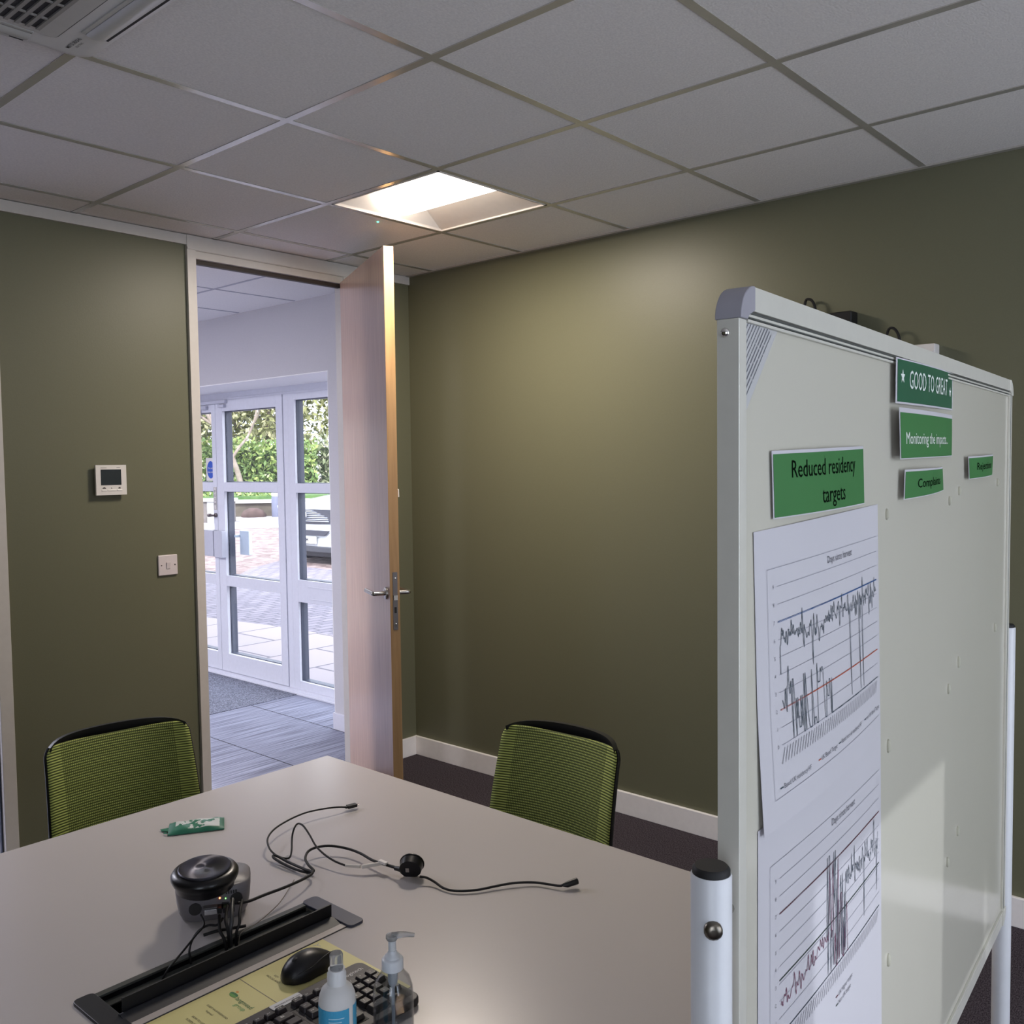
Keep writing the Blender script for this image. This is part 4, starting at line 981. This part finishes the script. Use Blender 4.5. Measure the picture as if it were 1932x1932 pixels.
# ------------------------------------------------------------------ chairs (local: +y is the way the sitter faces)
def make_chair(label):
    t = thing('mesh_back_chair', label, 'chair', (0, 0, 0))
    zb, zt = .50, .812
    def hw(v): return .206-.012*v-(.009*((v-.9)/.1)**2 if v > .9 else 0)
    def yb(v): return -.225-.055*v**1.2-.015*v*v
    def Pm(u, v):
        x = (2*u-1); z = zb+(zt-zb)*v-.010*v**3*(1-x*x)
        if v > .86: z -= .013*((v-.86)/.14)*abs(x)**9
        return (x*hw(v), yb(v)-.038*(1-x*x), z)
    MB().grid(Pm, 30, 30).build('mesh_back', M_MESH, t, smooth=70, solid=.003)
    fr = MB()
    side = [Pm(0, v/12) for v in range(13)]; side2 = [Pm(1, v/12) for v in range(13)]
    for sd in (side, side2):
        fr.tube([(p[0]*.998, p[1]-.010, p[2]-.002) for p in sd], .0055, 8, smooth=2, flat=1.5)
    # top rail: wide band arching behind the mesh, leaving a hand hole
    n = 24; rings = []
    for i in range(n+1):
        x = -1+2*i/n; xx = x*hw(1)*1.0; dep = .003+.032*(1-abs(x)**4.0); zc = zt+.004*(1-x*x)-.013*abs(x)**9
        y0 = yb(1)-.038*(1-x*x)-dep
        th = .014 if abs(x) > .96 else .060
        rings.append([(xx, y0+.010, zc+.004), (xx, y0-.010, zc+.002), (xx, y0-.013, zc-th), (xx, y0+.004, zc-th-.004)])
    fr.rings(rings)
    # inner lip just behind the mesh
    rings = []
    for i in range(n+1):
        x = -1+2*i/n; q = Pm(i/n, .97)
        rings.append([(q[0], q[1]-.003, q[2]+.006), (q[0], q[1]-.009, q[2]+.004), (q[0], q[1]-.009, q[2]-.01), (q[0], q[1]-.003, q[2]-.01)])
    fr.rings(rings)
    rings = []   # dark floor of the hand hole
    for i in range(n+1):
        x = -1+2*i/n; q = Pm(i/n, .9); dep = .004+.038*(1-abs(x)**3.0)
        rings.append([(q[0], q[1]-.006, q[2]-.01), (q[0], q[1]-.010-dep, q[2]-.006), (q[0], q[1]-.010-dep, q[2]-.012), (q[0], q[1]-.006, q[2]-.016)])
    fr.rings(rings)
    q0 = Pm(0, 0); q1 = Pm(1, 0); qm = Pm(.5, 0)
    fr.tube([(q0[0], q0[1], q0[2]), (q0[0]*.6, qm[1]-.0, q0[2]-.004), (0, qm[1]-.006, q0[2]-.006), (q1[0]*.6, qm[1], q1[2]-.004), (q1[0], q1[1], q1[2])], .010, 8, smooth=4)
    fr.build('back_frame', M_BLACKP, t, smooth=40)
    sp = MB().tube([(0, -.265, .52), (0, -.275, .45), (0, -.22, .40), (0, -.10, .395)], .018, 10, smooth=4, flat=1.8); sp.build('back_support', M_BLACKP, t, smooth=50)
    st = MB(); o_ = rrect(.47, .45, .09, 6)
    st.rings([[(x*.94, y*.94, .415) for x, y in o_], [(x, y, .425) for x, y in o_], [(x, y, .455) for x, y in o_], [(x*.97, y*.97, .470) for x, y in o_], [(x*.85, y*.85, .478) for x, y in o_]])
    st.build('seat', mat('seat_fabric', rgb(96, 112, 40), .9, noise=rgb(74, 88, 30), scale=300, bump=.3), t, smooth=60)
    pnl = MB().prism(rrect(.30, .30, .04, 4), .39, .416); pnl.build('seat_pan', M_BLACKP, t)
    MB().tube([(0, 0, .09), (0, 0, .39)], .026, 16).build('gas_column', M_BLACKP, t, smooth=50)
    for k in range(5):
        a = PI/2+k*2*PI/5+.3; c_, s_ = math.cos(a), math.sin(a)
        lg = MB().tube([(0, 0, .105), (.12*c_, .12*s_, .100), (.29*c_, .29*s_, .072)], lambda u: .022-.009*u, 8, smooth=3)
        lg.build('base_leg', M_BLACKP, t, smooth=50)
        MB().lathe([(.020, -.018), (.026, -.014), (.026, .014), (.020, .018)], 16, M=T(.29*c_, .29*s_, .026) @ RZ(a+PI/2) @ RY(PI/2)).build('castor', M_BLACKP, t, smooth=50)
    return t
chA = make_chair('green mesh-back office chair behind the table, before the olive wall left of the door')
chA.location = (-.447, -1.215, 0); chA.rotation_euler = (0, 0, PI-.115)
chA['group'] = 'green mesh chairs'
chB = copy_tree(chA)
chB['label'] = 'green mesh-back office chair beside the right-hand table edge, before the skirting'
chB.location = (.045, -1.905, 0); chB.rotation_euler = (0, 0, PI/2+.02)
o = MB().lathe([(.05, 0), (.05, .03), (.042, .05), (.02, .062), (.002, .064)], 24).build('door_stop', M_BLACKR, smooth=60)
o.location = (1.255, -.60, 0); tag(o, 'small black domed object on the carpet, just showing past the table edge', 'door stop')

# ------------------------------------------------------------------ things on the table
# mini computer with conference speaker on top
pcang = math.atan2(-2.001+1.934, -.697+.80)
pc = thing('mini_computer', 'dark grey rounded mini computer with many cables, under the black puck speaker', 'computer', (-.7215, -1.9295, TZ), pcang)
M_PC = mat('grey_pc_plastic', rgb(112, 108, 112), .42)
o_ = rrect(.132, .105, .034, 8)
body = MB().rings([[(x*.80, y*.80, .004) for x, y in o_], [(x*.84, y*.84, .001) for x, y in o_], [(x*.92, y*.92, .012) for x, y in o_], [(x*.97, y*.97, .03) for x, y in o_], [(x, y, .052) for x, y in o_], [(x*.99, y*.99, .060) for x, y in o_], [(x*.96, y*.96, .063) for x, y in o_]])
body.build('case', M_PC, pc, smooth=60)
vt = MB()
for k in range(20):
    x = -.040+k*.0042
    if k != 14: vt.box((x, -.0677, .049), (x+.0022, -.064, .0545))
vt.build('vent_slots', M_DARK, pc, smooth=0)
pt = MB()
pt.lathe([(.011, 0), (.011, .004)], 20, M=T(-.030, -.0635, .028) @ RX(PI/2)); pt.box((-.022, -.0672, .042), (-.004, -.064, .046)); pt.lathe([(.011, 0), (.011, .004)], 20, M=T(.041, -.063, .038) @ RX(PI/2))
pt.box((-.010, -.067, .020), (.008, -.062, .028)); pt.box((.016, -.067, .022), (.028, -.062, .034))
pt.build('ports', M_DARK, pc)
MB().box((-.014, -.080, .020), (.008, -.066, .030)).build('connector', mat('silver_connector', rgb(210, 210, 214), .25, metal=.8), pc, bevel=.001)
MB().box((-.016, -.079, .031), (.008, -.065, .0325)).build('connector_flag', mat('flag_grey', rgb(110, 108, 110), .5), pc)
MB().lathe([(.0014, 0), (.0014, .001)], 8, M=T(.0125, -.0665, .043) @ RX(PI/2)).build('status_light', mat('red_led', (.9, .2, .05, 1), .4, emit=(1, .25, .08, 1), estr=6), pc)
MB().lathe([(.0011, 0), (.0011, .001)], 8, M=T(.0225, -.0665, .041) @ RX(PI/2)).build('status_light', mat('green_port_led', (.1, .6, .1, 1), .4, emit=(.25, 1, .2, 1), estr=3), pc)
for cxx in (.012, .022, .034): MB().box((cxx-.004, -.084, .022), (cxx+.004, -.066, .032)).build('plug', M_BLACKP, pc, bevel=.001)
for ch in pc.children:
    if ch.name.split('.')[0] != 'case': ch.location = (0, .0145, 0)
def disc_mat():
    m = mat('brushed_disc', rgb(96, 96, 106), .30, metal=1.0, scale=200)
    n = m.node_tree.nodes; tg = n.new('ShaderNodeTangent'); tg.direction_type = 'RADIAL'; tg.axis = 'Z'
    m.node_tree.links.new(tg.outputs[0], n['Principled BSDF'].inputs['Tangent']); n['Principled BSDF'].inputs['Anisotropic'].default_value = .85
    return m
pk = thing('conference_speaker', 'round black puck speakerphone with brushed disc top, resting on the mini computer', 'speaker', (-.757, -1.962, TZ+.063))
pkb = MB().lathe([(.046, 0), (.050, .003), (.052, .012), (.056, .018), (.0585, .024), (.0585, .029), (.055, .034), (.047, .0365)], 48); pkb.build('body', M_BLACKG, pk, smooth=50)
MB().lathe([(.046, .0362), (.046, .039), (.0445, .0405), (.018, .0408), (.0175, .0405)], 48).build('top_disc', disc_mat(), pk, smooth=40)
MB().lathe([(.0175, .0404), (.014, .0398), (.001, .0396)], 32).build('centre_button', mat('disc_centre', rgb(120, 122, 140), .3, metal=.8), pk, smooth=50)
pk.rotation_euler = (.05, -.03, 0)

def cable(name, label, pts, r, m=M_BLACKR, cat='cable', smooth=6, flat=1.0, group=None):
    return tag(MB().tube(pts, r, 8, smooth=smooth, flat=flat).build(name, m, smooth=60), label, cat, group)
USB = [(-0.2506,-1.7293,0.738),(-0.2792,-1.7239,0.745),(-0.3164,-1.7125,0.748),(-0.3574,-1.7073,0.75),(-0.4057,-1.714,0.75),(-0.4598,-1.738,0.752),(-0.4999,-1.7714,0.752),(-0.521,-1.8086,0.748),(-0.5245,-1.8364,0.742),(-0.5177,-1.8546,0.738),(-0.5083,-1.8618,0.738),(-0.4947,-1.8502,0.745),(-0.4744,-1.8239,0.76),(-0.4644,-1.8181,0.775),(-0.451,-1.8128,0.78),(-0.4508,-1.8315,0.78),(-0.4567,-1.8616,0.77),(-0.4658,-1.8955,0.758),(-0.4691,-1.9282,0.75),(-0.4688,-1.9626,0.745),(-0.4647,-1.9916,0.743)]
MAIN = [(-0.4146,-2.1031,0.75),(-0.4137,-2.0671,0.747),(-0.415,-2.0196,0.744),(-0.4091,-1.9703,0.744),(-0.413,-1.9317,0.745),(-0.429,-1.8988,0.747),(-0.4518,-1.8835,0.748),(-0.4777,-1.8858,0.748),(-0.4999,-1.9052,0.745),(-0.51,-1.9297,0.742),(-0.5142,-1.9529,0.738),(-0.5242,-1.9453,0.736),(-0.5306,-1.9186,0.736),(-0.5343,-1.8786,0.738),(-0.5336,-1.8422,0.741),(-0.5274,-1.8407,0.743),(-0.5241,-1.8825,0.739),(-0.5255,-1.9385,0.741),(-0.5281,-1.9684,0.744),(-0.5619,-1.989,0.75),(-0.6154,-2.0049,0.757),(-0.666,-2.0114,0.762),(-0.7037,-2.0181,0.766),(-0.726,-2.0167,0.77)]
TAIL = [(-0.4044,-2.145,0.744),(-0.3963,-2.1564,0.742),(-0.3931,-2.1754,0.738),(-0.3958,-2.2045,0.735),(-0.388,-2.2311,0.735),(-0.3601,-2.2576,0.735),(-0.3274,-2.2758,0.736),(-0.2959,-2.2957,0.737),(-0.2662,-2.3243,0.736),(-0.2508,-2.3673,0.737),(-0.2459,-2.3764,0.739)]
uc = thing('usb_cable', 'black looped cable with a bare metal-tipped connector nearest the far table corner', 'cable', (0, 0, 0))
MB().tube(USB, .0020, 8, smooth=6).build('cord', M_BLACKR, uc, smooth=60)
cx_ = MB(); CMt = T(-.2440, -1.7305, .7388) @ RZ(-.22)
cx_.box((-.008, -.0065, -.0035), (.016, .0065, .0035), 0, M=CMt); cx_.box((-.013, -.0035, -.0025), (-.008, .0035, .0025), 0, M=CMt); cx_.box((.016, -.0035, -.0012), (.0225, .0035, .0012), 1, M=CMt)
cx_.build('connector', [M_BLACKP, mat('usb_tip', rgb(190, 188, 184), .25, metal=1.0)], uc, bevel=.0008)
ws = MB(); ws.tube([(-.4647, -1.9916, .743), (-.4500, -2.0204, .744)], .0034, 8); ws.tube([(-.4485, -2.0235, .744), (-.4159, -2.0454, .746)], .0042, 8)
ws.build('white_sleeve', mat('white_cable_label', rgb(214, 208, 202), .5), uc, smooth=60)
MB().tube([(-.4159, -2.0454, .746), (-.4140, -2.085, .748), (-.4146, -2.098, .75)], .0030, 8, smooth=3).build('lead', M_BLACKR, uc, smooth=60)
mc_ = thing('mains_cable', 'black mains cable with round three-pin plug lying across the table', 'cable', (0, 0, 0))
MB().tube(MAIN, .0027, 8, smooth=6).build('cord', M_BLACKR, mc_, smooth=60)
MB().tube(TAIL, .0024, 8, smooth=6).build('tail_cord', M_BLACKR, mc_, smooth=60)
MB().tube([(-.2459, -2.3764, .739), (-.2395, -2.3815, .7395), (-.2191, -2.3904, .742)], lambda u: .0030+.0035*min(1, u*1.6), 10).build('end_connector', M_BLACKP, mc_, smooth=60)
pg = MB(); PM = T(-.4015, -2.116, .7515) @ RZ(-.95) @ RX(PI/2+.25)
prof2 = [(.0235*math.cos(a)*(1 if math.sin(a) > -.5 else .92), .0215*max(math.sin(a), -.82)) for a in [2*PI*i/28 for i in range(28)]]
pg.prism(prof2, -.013, .006, 0, M=PM, top=[(x*.93, y*.93) for x, y in prof2]); pg.prism([(x*1.06, y*1.06) for x, y in prof2], -.016, -.013, 0, M=PM)
pg.box((-.009, -.005, .0055), (-.002, .004, .0068), 1, M=PM)
pg.build('plug', [M_BLACKG, mat('plug_label', rgb(150, 142, 138), .5)], mc_, bevel=.0015, smooth=50)
MB().tube([(-.4148, -2.085, .747), (-.4120, -2.105, .749)], lambda u: .0042+.002*u, 10).build('strain_relief', M_BLACKP, mc_)
MB().box((-.4205, -2.062, .7475), (-.4130, -2.040, .7525)).build('white_sticker', M_WPLAST, mc_)
cable('thin_grey_wire', 'very thin grey wire running from the tangle into the cable port', [(-.5599,-1.9509,.735),(-.6291,-2.0067,.735),(-.6749,-2.0319,.735),(-.715,-2.0509,.737),(-.7449,-2.0560,.736),(-.7567,-2.0661,.722)], .0009, mat('thin_wire', rgb(120, 112, 102), .5))
CB = [('black thin cable from the mini computer running to the left end of the port', [(-.7760,-1.9780,.755),(-.7915,-2.0149,.755),(-.8157,-2.0307,.752),(-.8516,-2.051,.745),(-.8903,-2.0702,.735),(-.9004,-2.0600,.705)], .0018),
      ('black cable making a rounded loop left of the bundle into the port', [(-.7520,-2.0100,.75),(-.7692,-2.020,.748),(-.781,-2.0088,.748),(-.7996,-2.0092,.745),(-.8208,-2.0253,.742),(-.838,-2.0469,.738),(-.8407,-2.0546,.73),(-.8386,-2.0571,.70)], .0020),
      ('black cable dropping left of the centre of the bundle', [(-.7560,-2.0050,.755),(-.7763,-2.0403,.748),(-.7803,-2.0616,.738),(-.773,-2.0586,.70)], .0028),
      ('black cable running straight down the middle of the bundle', [(-.7440,-2.0120,.77),(-.7691,-2.0479,.765),(-.7721,-2.0595,.75),(-.7675,-2.0554,.70)], .0028),
      ('grey-black thick cable arching down the right of the bundle', [(-.7350,-2.0150,.78),(-.7522,-2.0400,.775),(-.7631,-2.057,.765),(-.7683,-2.060,.745),(-.7646,-2.055,.70)], .0034),
      ('black cable bowing out furthest right of the bundle', [(-.7200,-2.0220,.775),(-.7413,-2.0480,.770),(-.7534,-2.0656,.76),(-.7613,-2.0674,.745),(-.7554,-2.058,.70)], .0026)]
for lab, p_, r_ in CB:
    cable('power_lead', lab, p_, r_, M_BLACKR if 'grey' not in lab else mat('greyish_cable', rgb(58, 58, 60), .4), group='leads from the mini computer')
tie = MB(); tie.tube([(-.795, -2.018, .739), (-.775, -2.028, .742), (-.752, -2.040, .742), (-.730, -2.047, .740)], .0028, 8, smooth=4)
tag(tie.build('cable_tie', M_BLACKR, smooth=60), 'short black tie wrapped across the lead bundle in front of the mini computer', 'cable tie')

# green tissue packet
pa = thing('tissue_packet', 'small flat green and white packet lying on the far left part of the table', 'packet', (-.537, -1.545, TZ), math.atan2(-1.623+1.566, -.519+.612))
pmt = bpy.data.materials.new('green_packet_print'); pmt.use_nodes = True
n_ = pmt.node_tree.nodes; l_ = pmt.node_tree.links; p_ = n_['Principled BSDF']
tc_ = n_.new('ShaderNodeTexCoord'); nz_ = n_.new('ShaderNodeTexNoise'); nz_.inputs['Scale'].default_value = 38; nz_.inputs['Detail'].default_value = 6; nz_.inputs['Distortion'].default_value = .8
rp_ = n_.new('ShaderNodeValToRGB'); rp_.color_ramp.interpolation = 'CONSTANT'; rp_.color_ramp.elements[0].color = rgb(40, 118, 92); rp_.color_ramp.elements[1].color = rgb(206, 210, 206); rp_.color_ramp.elements[1].position = .49
l_.new(tc_.outputs['Object'], nz_.inputs['Vector']); l_.new(nz_.outputs['Fac'], rp_.inputs['Fac']); l_.new(rp_.outputs['Color'], p_.inputs['Base Color']); p_.inputs['Roughness'].default_value = .35
M_PG = mat('packet_green', rgb(38, 112, 88), .4)
b = MB(); hwid, hdep = .060, .0345
def pf(u, v):
    x = (2*u-1)*hwid; y = (2*v-1)*hdep
    e_ = (1-(2*u-1)**6)*(1-(2*v-1)**6)
    return (x, y, .004+.007*e_+.0012*math.sin(x*130+y*60)*e_)
b.grid(pf, 24, 16, 0, mf=lambda u, v: 0 if .12 < u < .88 and .12 < v < .86 else 1)
b.grid(lambda u, v: (lambda q: (q[0], -q[1], .0012))(pf(u, v)), 24, 16, 1)
ring = [pf(i/24, 0) for i in range(25)]
for A_, B_ in ((lambda t: pf(t, 0), 1), (lambda t: pf(1, t), 1), (lambda t: pf(1-t, 1), 1), (lambda t: pf(0, 1-t), 1)):
    b.grid(lambda u, v, A_=A_: (A_(u)[0], A_(u)[1], .0012+(A_(u)[2]-.0012)*v), 12, 1, 1)
b.build('wrapper', [pmt, M_PG], pa, smooth=60)
fp = MB(); fp.prism([(-.060, -.012), (-.075, -.004), (-.078, .006), (-.060, .010)], .002, .0035); fp.prism([(-.060, -.030), (-.070, -.026), (-.066, -.018)], .004, .0052)
fp.build('torn_flap', M_PG, pa, smooth=0)

# yellow instruction card under keyboard and mouse
cd = MB(); CX0, CX1, CY0, CY1 = -1.10, -.660, -2.40, -2.1745
cd.box((CX0, CY0, TZ), (CX1, CY1, TZ+.0008), 0); cd.box((-.8236, CY0+.002, TZ+.0008), (-.8222, CY1-.001, TZ+.0010), 1)
def ctext(body, x, y, size, mi=2, bold=False): cd.text(body, size, T(x, y, TZ+.0011) @ RZ(-PI/2), mi, bold)
# tag line text runs towards the sitter (baseline along -y)
ctext('langmead', -.856, -2.240, .0115, 3, False); ctext('group', -.866, -2.244, .0110, 4)
cd.add([(-.853+.0050*math.cos(a)*(1-.25*math.cos(a)), -2.207-.0095*math.sin(a), TZ+.0011) for a in [2*PI*i/16 for i in range(16)]], [tuple(range(16))], 3)
cd.add([(-.8560+.0027*math.cos(a), -2.208-.0085*math.sin(a), TZ+.0012) for a in [2*PI*i/16 for i in range(16)]], [tuple(range(16))], 5)
cd.add([(-.846+.0022*math.cos(a), -2.205-.0030*math.sin(a), TZ+.0011) for a in [2*PI*i/12 for i in range(12)]], [tuple(range(12))], 6)
ctext('GUEST WI-FI PASSWORD', -.895, -2.228, .0050, 2, True); ctext('langmead', -.904, -2.222, .0050, 2)
ctext('HOW TO USE', -.925, -2.226, .0052, 2, True); ctext('SCREEN SHARE', -.934, -2.226, .0052, 2, True)
ctext('MOUSE AND', -.789, -2.217, .0062, 2); ctext('KEY', -.781, -2.214, .0062, 2)
q = cd.build('instruction_card', [mat('yellow_card', rgb(214, 205, 142), .4, scale=8, var=.02), mat('card_divider', rgb(130, 124, 104), .6), mat('card_print', rgb(92, 88, 66), .6), mat('card_logo_green', rgb(46, 110, 62), .5), mat('card_logo_light', rgb(120, 170, 110), .5), mat('card_logo_mid', rgb(96, 150, 70), .5), mat('card_logo_orange', rgb(214, 150, 70), .5)], smooth=0)
tag(q, 'yellow laminated instruction card with a leaf logo, under the keyboard and mouse', 'card')

# keyboard
KX1, KY1 = -.678, -2.297
kb = thing('keyboard', 'black computer keyboard on the yellow card at the bottom of the frame', 'keyboard', (KX1, KY1, TZ+.0012), -.02)
KW, KD = .445, .152
M_KB = mat('keyboard_black', rgb(46, 42, 46), .45)
MB().prism(rrect(KW, KD, .014, 6, -KW/2, -KD/2), 0, .013).build('case', M_KB, kb, bevel=.003)
M_KW = mat('key_well', rgb(20, 18, 20), .6)
MB().box((-.083, -.138, .0130), (-.007, -.041, .0134)).box((-.150, -.138, .0130), (-.091, -.041, .0134)).box((-KW+.012, -.138, .0130), (-.155, -.041, .0134)).box((-KW+.04, -.037, .013), (-.091, -.021, .0134)).build('key_wells', M_KW, kb)
M_KEY = mat('key_black', rgb(52, 48, 50), .33)
M_KL = mat('key_legend', rgb(206, 206, 204), .5)
MB().box((0, 0, 0), (1, 1, 1))
mlog = MB(); mlog.text('logitech', .0115, T(-.030, -.0225, .0133), 0, True); mlog.build('lettering', M_KL, kb, smooth=0)
def key(x, y, w_, d_, legend=None, z=.0134):
    b = MB(); o_ = [(-w_/2, -d_/2), (w_/2, -d_/2), (w_/2, d_/2), (-w_/2, d_/2)]; t_ = [(a*.80, c*.80+.0006) for a, c in o_]
    b.prism(o_, 0, .0072, 0, top=t_)
    if legend: b.text(legend, .0062 if len(legend) < 3 else .0036, T(-w_*.08, .0012, .0073), 1, True)
    q = b.build('key', [M_KEY, M_KL], kb, bevel=.0012, smooth=0); q.location = (x, y, z)
kp = .0186
numpad = [['Num', '/', '*', '-'], ['7', '8', '9', '+'], ['4', '5', '6', ''], ['1', '2', '3', 'Ent']]
for r_, row in enumerate(numpad):
    for c_, lg in enumerate(row):
        if lg: key(-.073+c_*kp, -.051-r_*kp, .0165, .0165, lg)
key(-.0635, -.1254-.000, .035, .0165, '0'); key(-.073+2*kp, -.1254, .0165, .0165, '.')
nav = [['Prt', 'Scr', 'Pau'], ['Ins', 'Hom', 'PgU'], ['Del', 'End', 'PgD']]
for r_, row in enumerate(nav):
    for c_, lg in enumerate(row): key(-.139+c_*kp, (-.029 if r_ == 0 else -.051-(r_-1)*kp), .0165, .0115 if r_ == 0 else .0165, lg)
key(-.139+kp, -.1068, .0165, .0165, '^')
for c_ in range(3): key(-.139+c_*kp, -.1254, .0165, .0165, '<v>'[c_])
fk = ['F%d' % i for i in range(12, 0, -1)]
for i, lg in enumerate(fk): key(-.168-i*kp-(.008 if i > 3 else 0)-(.008 if i > 7 else 0), -.029, .0165, .0115, lg)
rows = [('=-0987654321`', -.051, .033), ('][POIUYTREWQ', -.051-kp, .026), ("#';LKJHGFDSA", -.051-2*kp, .020), ('/.,MNBVCXZ\\', -.051-3*kp, .046)]
for s_, y_, w0 in rows:
    key(-.160-w0/2, y_, w0-.002, .0165, 'Bk' if w0 > .03 and w0 < .04 else None)
    for i, ch in enumerate(s_):
        xk = -.160-w0-kp/2-i*kp
        if xk > -KW+.016: key(xk, y_, .0165, .0165, ch)
key(-.300, -.1254, .105, .0165)
for xk in (-.178, -.200, -.222, -.385, -.408): key(xk, -.1254, .019, .0165)
stk = MB().prism(rrect(.052, .0145, .003, 4), 0, .0004, 0); stk.text('MEETING ROOM ONE', .0046, T(.002, -.001, .0006), 1, True)
q = stk.build('sticker', [mat('white_sticker', rgb(206, 206, 208), .4), M_TXT], kb, smooth=0); q.location = (-.147, -.0105, .0134)

# mouse
ms = thing('mouse', 'black wireless computer mouse on the yellow card above the keyboard', 'mouse', (-.7365, -2.2405, TZ+.0009), .04)
b = MB(); rings = []
N = 18
for i in range(N+1):
    t_ = i/N; x = -.050+.100*t_
    prof_ = math.sin(PI*min(max(t_, .0), 1)**.92)**.42 if 0 < t_ < 1 else .05
    hw_ = .030*prof_*(1-.10*math.exp(-((t_-.45)/.15)**2)); hh = .034*(math.sin(PI*(.06+.90*t_)**.85)**.75)
    if t_ in (0, 1): hw_ = .004; hh = .008
    rings.append([(x, hw_*math.cos(a), (hh*(max(0, math.sin(a))**.75)+.0015+ .006*0) if math.sin(a) > 0 else .0015-.001*abs(math.sin(a))) for a in [2*PI*k/24 for k in range(24)]])
b.rings(rings); b.build('shell', mat('mouse_black', rgb(14, 14, 20), .38), ms, smooth=60)
wv = MB().tube([(-.0485, .004, .0085), (-.047, 0, .010), (-.0465, -.004, .0095)], .001, 6)
mg = MB().tube([(-.012, -.0245, .020), (.010, -.0225, .0250), (.030, -.018, .0240), (.043, -.010, .018)], .0012, 6, smooth=4); mg.tube([(-.012, -.0245, .020), (-.030, -.0225, .018), (-.044, -.014, .012)], .0012, 6, smooth=4)
mg.build('side_seam', M_BLACKP, ms)
MB().lathe([(.006, -.0035), (.0075, 0), (.006, .0035)], 16, M=T(-.026, 0, .0262) @ RX(PI/2)).build('scroll_wheel', M_BLACKR, ms, smooth=60)
lg_ = MB(); lg_.ribbon([(.012, .004), (.018, .001), (.023, .002)], .0014, lambda s, z: (s, z, .0352), 0, .002); lg_.ribbon([(.018, .001), (.020, -.006)], .0014, lambda s, z: (s, z, .0352-.0006), 0, .002)
lg_.build('emblem', mat('emblem_grey', rgb(140, 144, 156), .4), ms, smooth=0)

# spray bottle
sp = thing('spray_bottle', 'small frosted spray bottle with a blue label and clear cap', 'bottle', (-.893, -2.519, TZ))
M_FROST = mat('frosted_plastic', rgb(224, 224, 224), .4, trans=.2, ior=1.2)
M_CLEAR = mat('clear_plastic', rgb(240, 243, 246), .05, trans=1.0, ior=1.25)
R_ = .0238
MB().lathe([(R_-.002, 0), (R_, .003), (R_, .130), (R_-.001, .1385), (R_-.004, .146), (R_-.009, .1505), (.0125, .1525), (.0120, .1535)], 40).build('bottle', M_FROST, sp, smooth=50)
lb_ = MB(); n = 44
for i in range(n):
    a0 = 2*PI*i/n; a1 = 2*PI*(i+1)/n
    mid = math.degrees((a0+a1)/2) % 360
    if 266 < mid < 283: continue
    rr = R_+.0003
    lb_.add([(rr*math.cos(a0), rr*math.sin(a0), .01), (rr*math.cos(a1), rr*math.sin(a1), .01), (rr*math.cos(a1), rr*math.sin(a1), .1285), (rr*math.cos(a0), rr*math.sin(a0), .1285)], [(0, 1, 2, 3)], 0)
for k in range(9):
    z_ = .118-.0046*k; P_ = [((R_+.0006)*math.cos(a), (R_+.0006)*math.sin(a), z_) for a in [math.radians(205+4*j) for j in range(13-(k % 3)*2)]]
    for a_, b_ in zip(P_, P_[1:]): lb_.add([a_, b_, (b_[0], b_[1], b_[2]+.0011), (a_[0], a_[1], a_[2]+.0011)], [(0, 1, 2, 3)], 1)
lb_.build('label', [mat('label_blue', rgb(60, 150, 190), .35), mat('label_print', rgb(170, 210, 226), .5)], sp, smooth=60)
MB().lathe([(.0122, .150), (.0122, .166), (.0108, .1675), (.0108, .172)], 28).build('collar', mat('collar_white', rgb(206, 208, 210), .35), sp, smooth=50)
MB().lathe([(.0086, .172), (.0086, .190), (.0074, .1925), (.0010, .193)], 28).build('cap', mat('cloudy_cap', rgb(236, 238, 240), .10, trans=.75, ior=1.12), sp, smooth=50)
# pump bottle
pb = thing('pump_bottle', 'clear hand sanitiser bottle with a translucent pump top, right of the spray bottle', 'bottle', (-.785, -2.503, TZ))
R2 = .0282
pb.scale = (1, 1, .915)
outer = [(R2-.003, 0), (R2, .004), (R2, .090), (R2-.0012, .104), (R2-.005, .117), (R2-.012, .1265), (.0150, .1305), (.0138, .1315), (.0138, .1365)]
inner = [(max(r-.0014, .001), z+(.002 if z < .01 else 0)) for r, z in outer]
MB().lathe(outer+[(inner[-1][0], inner[-1][1])]+list(reversed(inner)), 44, caps=False).build('bottle', glass_mat('clear_pet', (.86, .87, .88, 1)), pb, smooth=60)
MB().lathe([(.001, .003), (R2-.0025, .004), (R2-.0020, .075), (.001, .0752)], 40, caps=False).build('gel', glass_mat('clear_gel', (.72, .74, .77, 1)), pb, smooth=60)
MB().lathe([(.0150, .1315), (.0150, .146), (.0138, .148), (.0110, .149), (.0100, .1525), (.0070, .1545), (.0060, .160)], 32).build('collar', mat('pump_milky', rgb(206, 210, 216), .3), pb, smooth=50)
st_ = MB().lathe([(.0055, .158), (.0055, .176)], 20); st_.build('stem', mat('stem_cloudy', rgb(200, 204, 208), .3), pb, smooth=50)
hd = MB().lathe([(.0072, .176), (.0088, .179), (.0085, .183), (.004, .185)], 24); ha = -.80
hd.tube([(0, 0, .1815), (.016*math.cos(ha), .016*math.sin(ha), .1832), (.031*math.cos(ha), .031*math.sin(ha), .1815)], lambda u: .0056-.0026*u, 12, smooth=4)
hd.build('pump_head', mat('pump_head_clear', rgb(226, 228, 230), .10, trans=.7, ior=1.25), pb, smooth=50)
dt = MB().lathe([(.0072, .131), (.0068, .112), (.0050, .106), (.0026, .103), (.0022, .02)], 20); dt.build('dip_tube', mat('dip_tube_cloudy', rgb(196, 202, 208), .3), pb, smooth=50)
